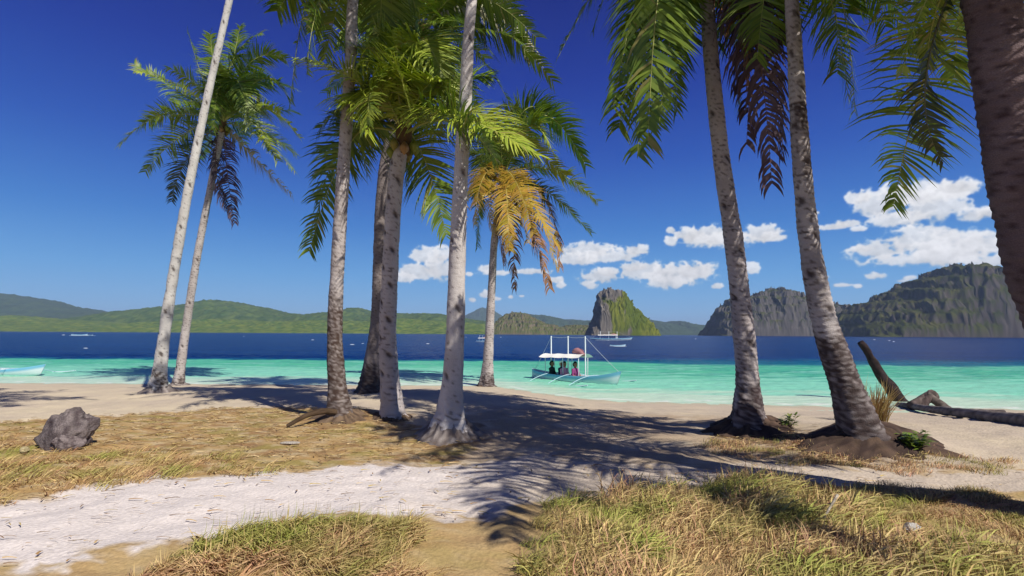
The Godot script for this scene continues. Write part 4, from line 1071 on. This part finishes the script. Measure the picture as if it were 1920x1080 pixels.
# ---------------------------------------------------------------- materials, sky
func noise_tex(freq: float, lo: float, hi: float, seed_off: int, octaves := 4, normal := 0.0) -> NoiseTexture2D:
	var nz := FastNoiseLite.new()
	nz.seed = seed_off
	nz.frequency = freq
	nz.fractal_octaves = octaves
	var t := NoiseTexture2D.new()
	t.width = 512
	t.height = 512
	t.seamless = true
	t.noise = nz
	if normal > 0.0:
		t.as_normal_map = true
		t.bump_strength = normal
	else:
		var g := Gradient.new()
		g.set_color(0, Color(lo, lo, lo)); g.set_color(1, Color(hi, hi, hi))
		t.color_ramp = g
	return t

func mat(rough: float, spec: float, tex_scale := 0.0, tex: Texture2D = null, bump: Texture2D = null, bump_scale := 1.0) -> StandardMaterial3D:
	var m := StandardMaterial3D.new()
	m.vertex_color_use_as_albedo = true
	m.roughness = rough
	m.metallic_specular = spec
	if tex_scale > 0.0:
		m.uv1_triplanar = true
		m.uv1_world_triplanar = true
		m.uv1_scale = Vector3.ONE * tex_scale
		m.albedo_texture = tex
		if bump:
			m.normal_enabled = true
			m.normal_texture = bump
			m.normal_scale = bump_scale
	return m

func make_materials() -> void:
	M.sand = mat(0.95, 0.2, 0.9, noise_tex(0.05, 0.86, 1.0, 11, 5), noise_tex(0.035, 0, 1, 12, 5, 6.0), 0.55)
	M.water = mat(0.25, 0.05, 0.35, null, noise_tex(0.012, 0, 1, 21, 4, 6.0), 0.8)
	M.water.uv1_scale = Vector3(0.12, 0.3, 0.3)
	M.land = mat(0.95, 0.1)
	M.bark = mat(0.9, 0.25, 2.5, noise_tex(0.05, 0.74, 1.0, 31, 5), noise_tex(0.03, 0, 1, 32, 5, 8.0), 1.0)
	M.leaf = mat(0.48, 0.5)
	M.leaf.backlight_enabled = true
	M.leaf.backlight = Color(0.56, 0.60, 0.20)
	M.dead = mat(0.85, 0.25)
	M.nut = mat(0.5, 0.4)
	M.grass = mat(0.7, 0.3)
	M.grass.backlight_enabled = true
	M.grass.backlight = Color(0.34, 0.12, 0.18)
	M.rock = mat(0.92, 0.25, 2.0, noise_tex(0.04, 0.55, 1.0, 41, 5), noise_tex(0.025, 0, 1, 42, 5, 10.0), 1.0)
	M.paint = mat(0.4, 0.4)
	M.canvas = mat(0.8, 0.2)
	M.cloth = mat(0.85, 0.2)
	M.foam = mat(0.9, 0.2)

func sky_color(el: float) -> Color:   # el in degrees; sRGB
	var stops := [[0.0, Color8(156, 198, 234)], [2.0, Color8(138, 188, 232)], [6.0, Color8(102, 164, 224)], [11.0, Color8(65, 127, 205)], [18.0, Color8(39, 85, 179)], [26.0, Color8(25, 54, 151)], [34.0, Color8(18, 37, 125)], [55.0, Color8(15, 30, 106)], [90.0, Color8(14, 28, 100)]]
	for k in stops.size() - 1:
		if el <= stops[k + 1][0]:
			var t: float = (el - stops[k][0]) / (stops[k + 1][0] - stops[k][0])
			return stops[k][1].lerp(stops[k + 1][1], t)
	return stops[stops.size() - 1][1]

func make_sky() -> PanoramaSkyMaterial:
	var W := 4096
	var H := 2048
	var im := Image.create(W, H, false, Image.FORMAT_RGB8)
	for y in H:
		var el := 90.0 - 180.0 * (y + 0.5) / H
		im.fill_rect(Rect2i(0, y, W, 1), sky_color(maxf(el, 0.0)))
	# clouds: those over the bay, and more of the same round the rest of the horizon
	var puffs: Array = CLOUDS.duplicate(true)
	var r := RandomNumberGenerator.new()
	r.seed = 5
	for k in 26:
		var az := 58.0 + 244.0 * (k + r.randf()) / 26.0
		var el := r.randf_range(5.0, 15.0)
		for q in 5:
			puffs.append([az + r.randf_range(-4.0, 4.0), el + r.randf_range(-1.0, 1.0), r.randf_range(1.2, 3.6), r.randf_range(0.6, 1.5)])
	var nz := FastNoiseLite.new()
	nz.seed = 3
	nz.frequency = 0.55
	nz.fractal_octaves = 5
	var n2 := FastNoiseLite.new()
	n2.seed = 9
	n2.frequency = 0.16
	n2.fractal_octaves = 5
	var n3 := FastNoiseLite.new()
	n3.seed = 14
	n3.frequency = 2.0
	n3.fractal_octaves = 3
	for c in puffs:
		c[2] *= 1.2; c[3] *= 1.24
		var rx: float = c[2] * 1.4
		var ry: float = c[3] * 1.4
		var y0 := int((90.0 - c[1] - ry) / 180.0 * H)
		var y1 := int((90.0 - c[1] + ry) / 180.0 * H)
		var x0 := int((c[0] - rx) / 360.0 * W)
		var x1 := int((c[0] + rx) / 360.0 * W)
		for y in range(y0, y1 + 1):
			var el := 90.0 - 180.0 * (y + 0.5) / H
			for x in range(x0, x1 + 1):
				var az := 360.0 * (x + 0.5) / W
				var dx: float = (az - c[0]) / c[2]
				var dy: float = (el - c[1]) / c[3]
				if dy < 0.0:
					dy *= 1.35
				var f := 1.0 - sqrt(dx * dx + dy * dy)
				var billow := absf(nz.get_noise_2d(az * 0.9, el * 1.2)) * 1.4 + 0.3 * absf(n3.get_noise_2d(az, el * 1.3))
				f += 0.62 * (0.42 - billow) + 0.45 * n2.get_noise_2d(az, el * 2.0)
				if f <= 0.0:
					continue
				var px := posmod(x, W)
				var cover := smoothstep(0.0, 0.34 + 0.25 * clampf(-dy, 0.0, 1.0), f)
				var old := im.get_pixel(px, y)
				var soft := clampf(0.95 + 0.055 * dy - 0.10 * billow + 0.07 * n2.get_noise_2d(az * 1.7 + 30.0, el * 2.3), 0.80, 1.0)
				var cloud := Color(soft * 0.985, soft * 0.985, soft)
				im.set_pixel(px, y, old.lerp(cloud, cover * 0.92))
	var m := PanoramaSkyMaterial.new()
	m.panorama = ImageTexture.create_from_image(im)
	return m

func _ready() -> void:
	# camera
	var cam := Camera3D.new()
	cam.name = "camera"
	cam.fov = rad_to_deg(2.0 * atan(0.54))
	cam.near = 0.1
	cam.far = 30000.0
	add_child(cam)
	cam.transform = Transform3D(Basis(Vector3.RIGHT, deg_to_rad(CAM_PITCH)) * Basis(Vector3.BACK, deg_to_rad(CAM_ROLL)), Vector3(0, 1.7, 0))
	cam.current = true
	# sky, exposure
	var env := Environment.new()
	env.background_mode = Environment.BG_SKY
	env.sky = Sky.new()
	env.sky.sky_material = make_sky()
	env.background_energy_multiplier = 0.77
	env.tonemap_mode = Environment.TONE_MAPPER_LINEAR
	env.tonemap_exposure = 1.3
	env.fog_enabled = true
	env.fog_density = 0.00008
	env.fog_light_color = Color(0.70, 0.80, 0.95)
	env.sdfgi_enabled = true
	env.ssao_enabled = true
	env.ssil_enabled = true
	var we := WorldEnvironment.new()
	we.name = "environment"
	we.environment = env
	add_child(we)
	# sun: high behind the photographer's right shoulder
	var sun := DirectionalLight3D.new()
	sun.name = "sun"
	sun.light_energy = 1.5
	sun.light_color = Color(1.0, 0.965, 0.90)
	sun.light_angular_distance = 0.5
	sun.shadow_enabled = true
	add_child(sun)
	sun.look_at_from_position(Vector3.ZERO, Vector3(-0.71, -1.0, -0.84), Vector3.UP)

	rng.seed = 20
	n_ground.seed = 1; n_ground.frequency = 0.9; n_ground.fractal_octaves = 3
	n_patch.seed = 2; n_patch.frequency = 1.0; n_patch.fractal_octaves = 4
	n_fine.seed = 3; n_fine.frequency = 6.0; n_fine.fractal_octaves = 3
	n_shape.seed = 4; n_shape.frequency = 0.12; n_shape.fractal_octaves = 3
	make_materials()

	# the setting
	build_ground()
	build_sea()
	for a in LANDS:
		build_land(a)

	# palms
	for a in PALMS:
		build_palm(a)

	# driftwood, rocks
	var g := func(p: Vector3, up := 0.0) -> Vector3: return Vector3(p.x, ground_y(p.x, p.z) + up, p.z)
	var b := base("boulder", g.call(BOULDER, 0.14), "rough grey-purple boulder sitting on the dry straw ground", "boulder")
	var rk := part("rock_mass", rock_shape(Vector3(0.47, 0.56, 0.42), 0.55, 5.0, Color(0.13, 0.105, 0.115), Color(0.32, 0.275, 0.285)), M.rock, b)
	rk.rotation = Vector3(0.15, 0.6, -0.35)
	rk.scale = Vector3.ONE * 0.74
	rk = part("rock_lobe", rock_shape(Vector3(0.24, 0.20, 0.22), 0.5, 8.0, Color(0.15, 0.12, 0.13), Color(0.34, 0.29, 0.30)), M.rock, b)
	rk.position = Vector3(0.16, -0.08, 0.16)
	rk.scale = Vector3.ONE * 0.8
	solid("leaning_stump", log_shape(g.call(STUMP, -0.15), STUMP_TOP, 0.24, 0.10, 0.06, Color(0.050, 0.037, 0.040), 2.0), M.bark, Vector3.ZERO, "charred broken tree stump leaning over the water behind the dry shrub", "stump")
	solid("driftwood_log", log_shape(g.call(LOG_A, 0.05), g.call(LOG_B, 0.08), 0.08, 0.16, 0.0, Color(0.26, 0.225, 0.22), 4.0), M.bark, Vector3.ZERO, "long grey driftwood log lying along the waterline", "driftwood")
	var dw := base("driftwood_chunk", g.call(CHUNK, 0.0), "gnarled forked driftwood chunk piled behind the long grey log", "driftwood")
	part("root_ball", log_shape(Vector3(-0.5, 0.12, 0.1), Vector3(0.35, 0.42, -0.1), 0.13, 0.19, 0.0, Color(0.16, 0.125, 0.12), 6.0), M.bark, dw)
	part("branch", log_shape(Vector3(-0.2, 0.05, 0.0), Vector3(0.1, 0.40, 0.05), 0.20, 0.11, 0.0, Color(0.12, 0.09, 0.09), 7.0), M.bark, dw)
	part("branch", log_shape(Vector3(0.05, 0.45, 0), Vector3(0.55, 0.03, 0.2), 0.12, 0.13, 0.0, Color(0.18, 0.15, 0.14), 8.0), M.bark, dw)
	solid("driftwood_log", log_shape(g.call(FLAT, 0.06) + Vector3(-0.6, 0, 0), g.call(FLAT, 0.07) + Vector3(0.6, 0, 0.1), 0.10, 0.09, 0.0, Color(0.15, 0.125, 0.125), 9.0), M.bark, Vector3.ZERO, "short dark driftwood piece lying seaward of the long grey log", "driftwood")
	solid("curved_root", log_shape(g.call(ROOT, 0.03) + Vector3(-0.5, 0, 0.1), g.call(ROOT, 0.12) + Vector3(0.35, 0, -0.6), 0.035, 0.07, -0.16, Color(0.11, 0.075, 0.05), 12.0), M.bark, Vector3.ZERO, "dark curved root arching out of the sand beside the twisted palm", "root")
	solid("stick", log_shape(g.call(STICK, 0.06), g.call(STICK, 0.22) + Vector3(0.20, 0, -0.12), 0.009, 0.012, 0.0, Color(0.52, 0.46, 0.38), 13.0), M.bark, Vector3.ZERO, "thin pale dry stick poking out of the grass", "stick")
	solid("coral_lump", rock_shape(Vector3(0.075, 0.05, 0.05), 0.5, 14.0, Color(0.66, 0.64, 0.62), Color(0.78, 0.77, 0.76)), M.rock, g.call(WHITE, 0.05), "small bright white coral lump lying in the grass", "coral")
	solid("sand_scrap", rock_shape(Vector3(0.17, 0.02, 0.06), 0.3, 15.0, Color(0.62, 0.56, 0.50), Color(0.70, 0.65, 0.60)), M.rock, g.call(SCRAP, 0.01), "flat pale shell fragment lying on the straw ground", "shell")
	solid("coconut_husk", rock_shape(Vector3(0.06, 0.05, 0.05), 0.4, 16.0, Color(0.50, 0.42, 0.24), Color(0.62, 0.54, 0.34)), M.rock, g.call(HUSK, 0.04), "pale broken coconut husk in front of the grey boulder", "coconut husk")

	# plants
	leafy("green_plant", g.call(PLANT_A), 6, 0.26, Vector2(0.15, 0.022), Color(0.08, 0.13, 0.02), Color(0.20, 0.24, 0.06), "small green seedling between two palm roots", "plant")
	leafy("green_plant", g.call(PLANT_B), 16, 0.30, Vector2(0.12, 0.028), Color(0.07, 0.14, 0.015), Color(0.22, 0.30, 0.04), "bright green leafy weed at the foot of the thick-based palm", "plant")
	var shrub := []
	var tint := []
	var dry := tuft(46, 0.85, 0.15, 0.02, 0.007, 0.45)
	for k in 9:
		shrub.append(Transform3D(Basis(Vector3.UP, k * 0.9).scaled(Vector3.ONE * rng.randf_range(0.8, 1.15)), g.call(SHRUB + Vector3(rng.randf_range(-0.18, 0.18), 0, rng.randf_range(-0.2, 0.2)))))
		tint.append(Color(0.36, 0.27, 0.10) * rng.randf_range(0.8, 1.15))
	scatter("dry_shrub", dry, M.grass, shrub, tint, "tall dry yellow grass clump between thick palm and leaning stump", "dry grass")

	# ground cover
	litter("leaf_litter", STRAW, 9000, "brown straw and leaf scraps scattered over the sand around the boulder")
	litter("leaf_litter", PATH, 700, "sparse twigs and leaf scraps on the white footpath")
	litter("leaf_litter", EARTH, 1400, "root scraps and dead leaves on the dark earth under two palms")
	grow("grass", GRASS_A, 1150, tuft(15, 0.20, 0.08, 0.9, 0.0044, 1.35), Vector2(0.4, 1.2), 0.30, 0.3, "olive and straw grass on the near verge of the white footpath")
	grow("grass", GRASS_B, 2700, tuft(15, 0.225, 0.09, 1.0, 0.0048, 1.4), Vector2(0.35, 1.2), 0.40, 0.24, "long windblown green and tan grass on the near mound")
	grow("grass", GRASS_C, 900, tuft(12, 0.12, 0.08, 0.7, 0.003), Vector2(0.5, 1.0), 0.30, 0.2, "short brownish grass beyond the trunk shadow beside the stout palm")
	grow("grass", GRASS_D, 600, tuft(10, 0.10, 0.08, 0.7, 0.003), Vector2(0.5, 1.0), 0.35, 0.25, "thin short grass on the earth below the two curved palms")
	grow("grass", GRASS_E, 1700, tuft(8, 0.11, 0.09, 0.9, 0.0035), Vector2(0.5, 1.2), 0.22, 0.3, "sparse dry stubble grass in front of the grey boulder")

	# boats and people
	var boat := outrigger(BOAT + Vector3(0, -0.10, 0), deg_to_rad(-46.0), 5.2, true, "white and pale blue outrigger boat with canopy and masts carrying people")
	var bb := Transform3D(Basis(Vector3.UP, boat.rotation.y), boat.position)
	var who := [[Vector3(-1.15, 0.16, 0.12), 1.2, Color(0.02, 0.04, 0.05), Color(0.03, 0.03, 0.05), Color(0.02, 0.03, 0.025), "person in dark shirt sitting nearest the boat stern"],
		[Vector3(-0.75, 0.16, -0.13), 0.9, Color(0.05, 0.04, 0.10), Color(0.08, 0.08, 0.14), Color(0.75, 0.74, 0.72), "person in a white cap sitting under the boat canopy"],
		[Vector3(-0.35, 0.16, 0.13), 0.5, Color(0.58, 0.26, 0.42), Color(0.05, 0.05, 0.09), Color(0.012, 0.010, 0.010), "person in a pink top with black hair sitting in the boat"],
		[Vector3(0.15, 0.16, -0.08), 0.7, Color(0.20, 0.05, 0.16), Color(0.04, 0.05, 0.09), Color(0.015, 0.02, 0.02), "person in a dark purple top sitting closest to the boat bow"]]
	for w in who:
		seated_person(bb * w[0], boat.rotation.y + 1.57 + (w[1] - 0.8) * 0.5, w[2], w[3], w[4], w[5])
	outrigger(BOAT_LEFT + Vector3(0, -0.05, 0), deg_to_rad(-8.0), 6.0, false, "white outrigger boat moored off the sandy shore with upturned bow").scale.y = 0.75
	outrigger(BOAT_FAR, deg_to_rad(-6.0), 16.0, true, "long white outrigger ferry moored below the rock pinnacle island").scale.y = 0.5
	outrigger(BOAT_SMALL, deg_to_rad(10.0), 3.0, false, "little white outrigger skiff drifting beyond the boat with masts")
	outrigger(BOAT_A, deg_to_rad(5.0), 7.5, false, "distant white outrigger boat in front of the long green hills")
	outrigger(BOAT_B, deg_to_rad(160.0), 5.0, false, "tiny distant white boat alongside another off the green hills")
	outrigger(BOAT_C, deg_to_rad(-20.0), 4.2, true, "small far outrigger boat with canopy beside the slender palm trunk")
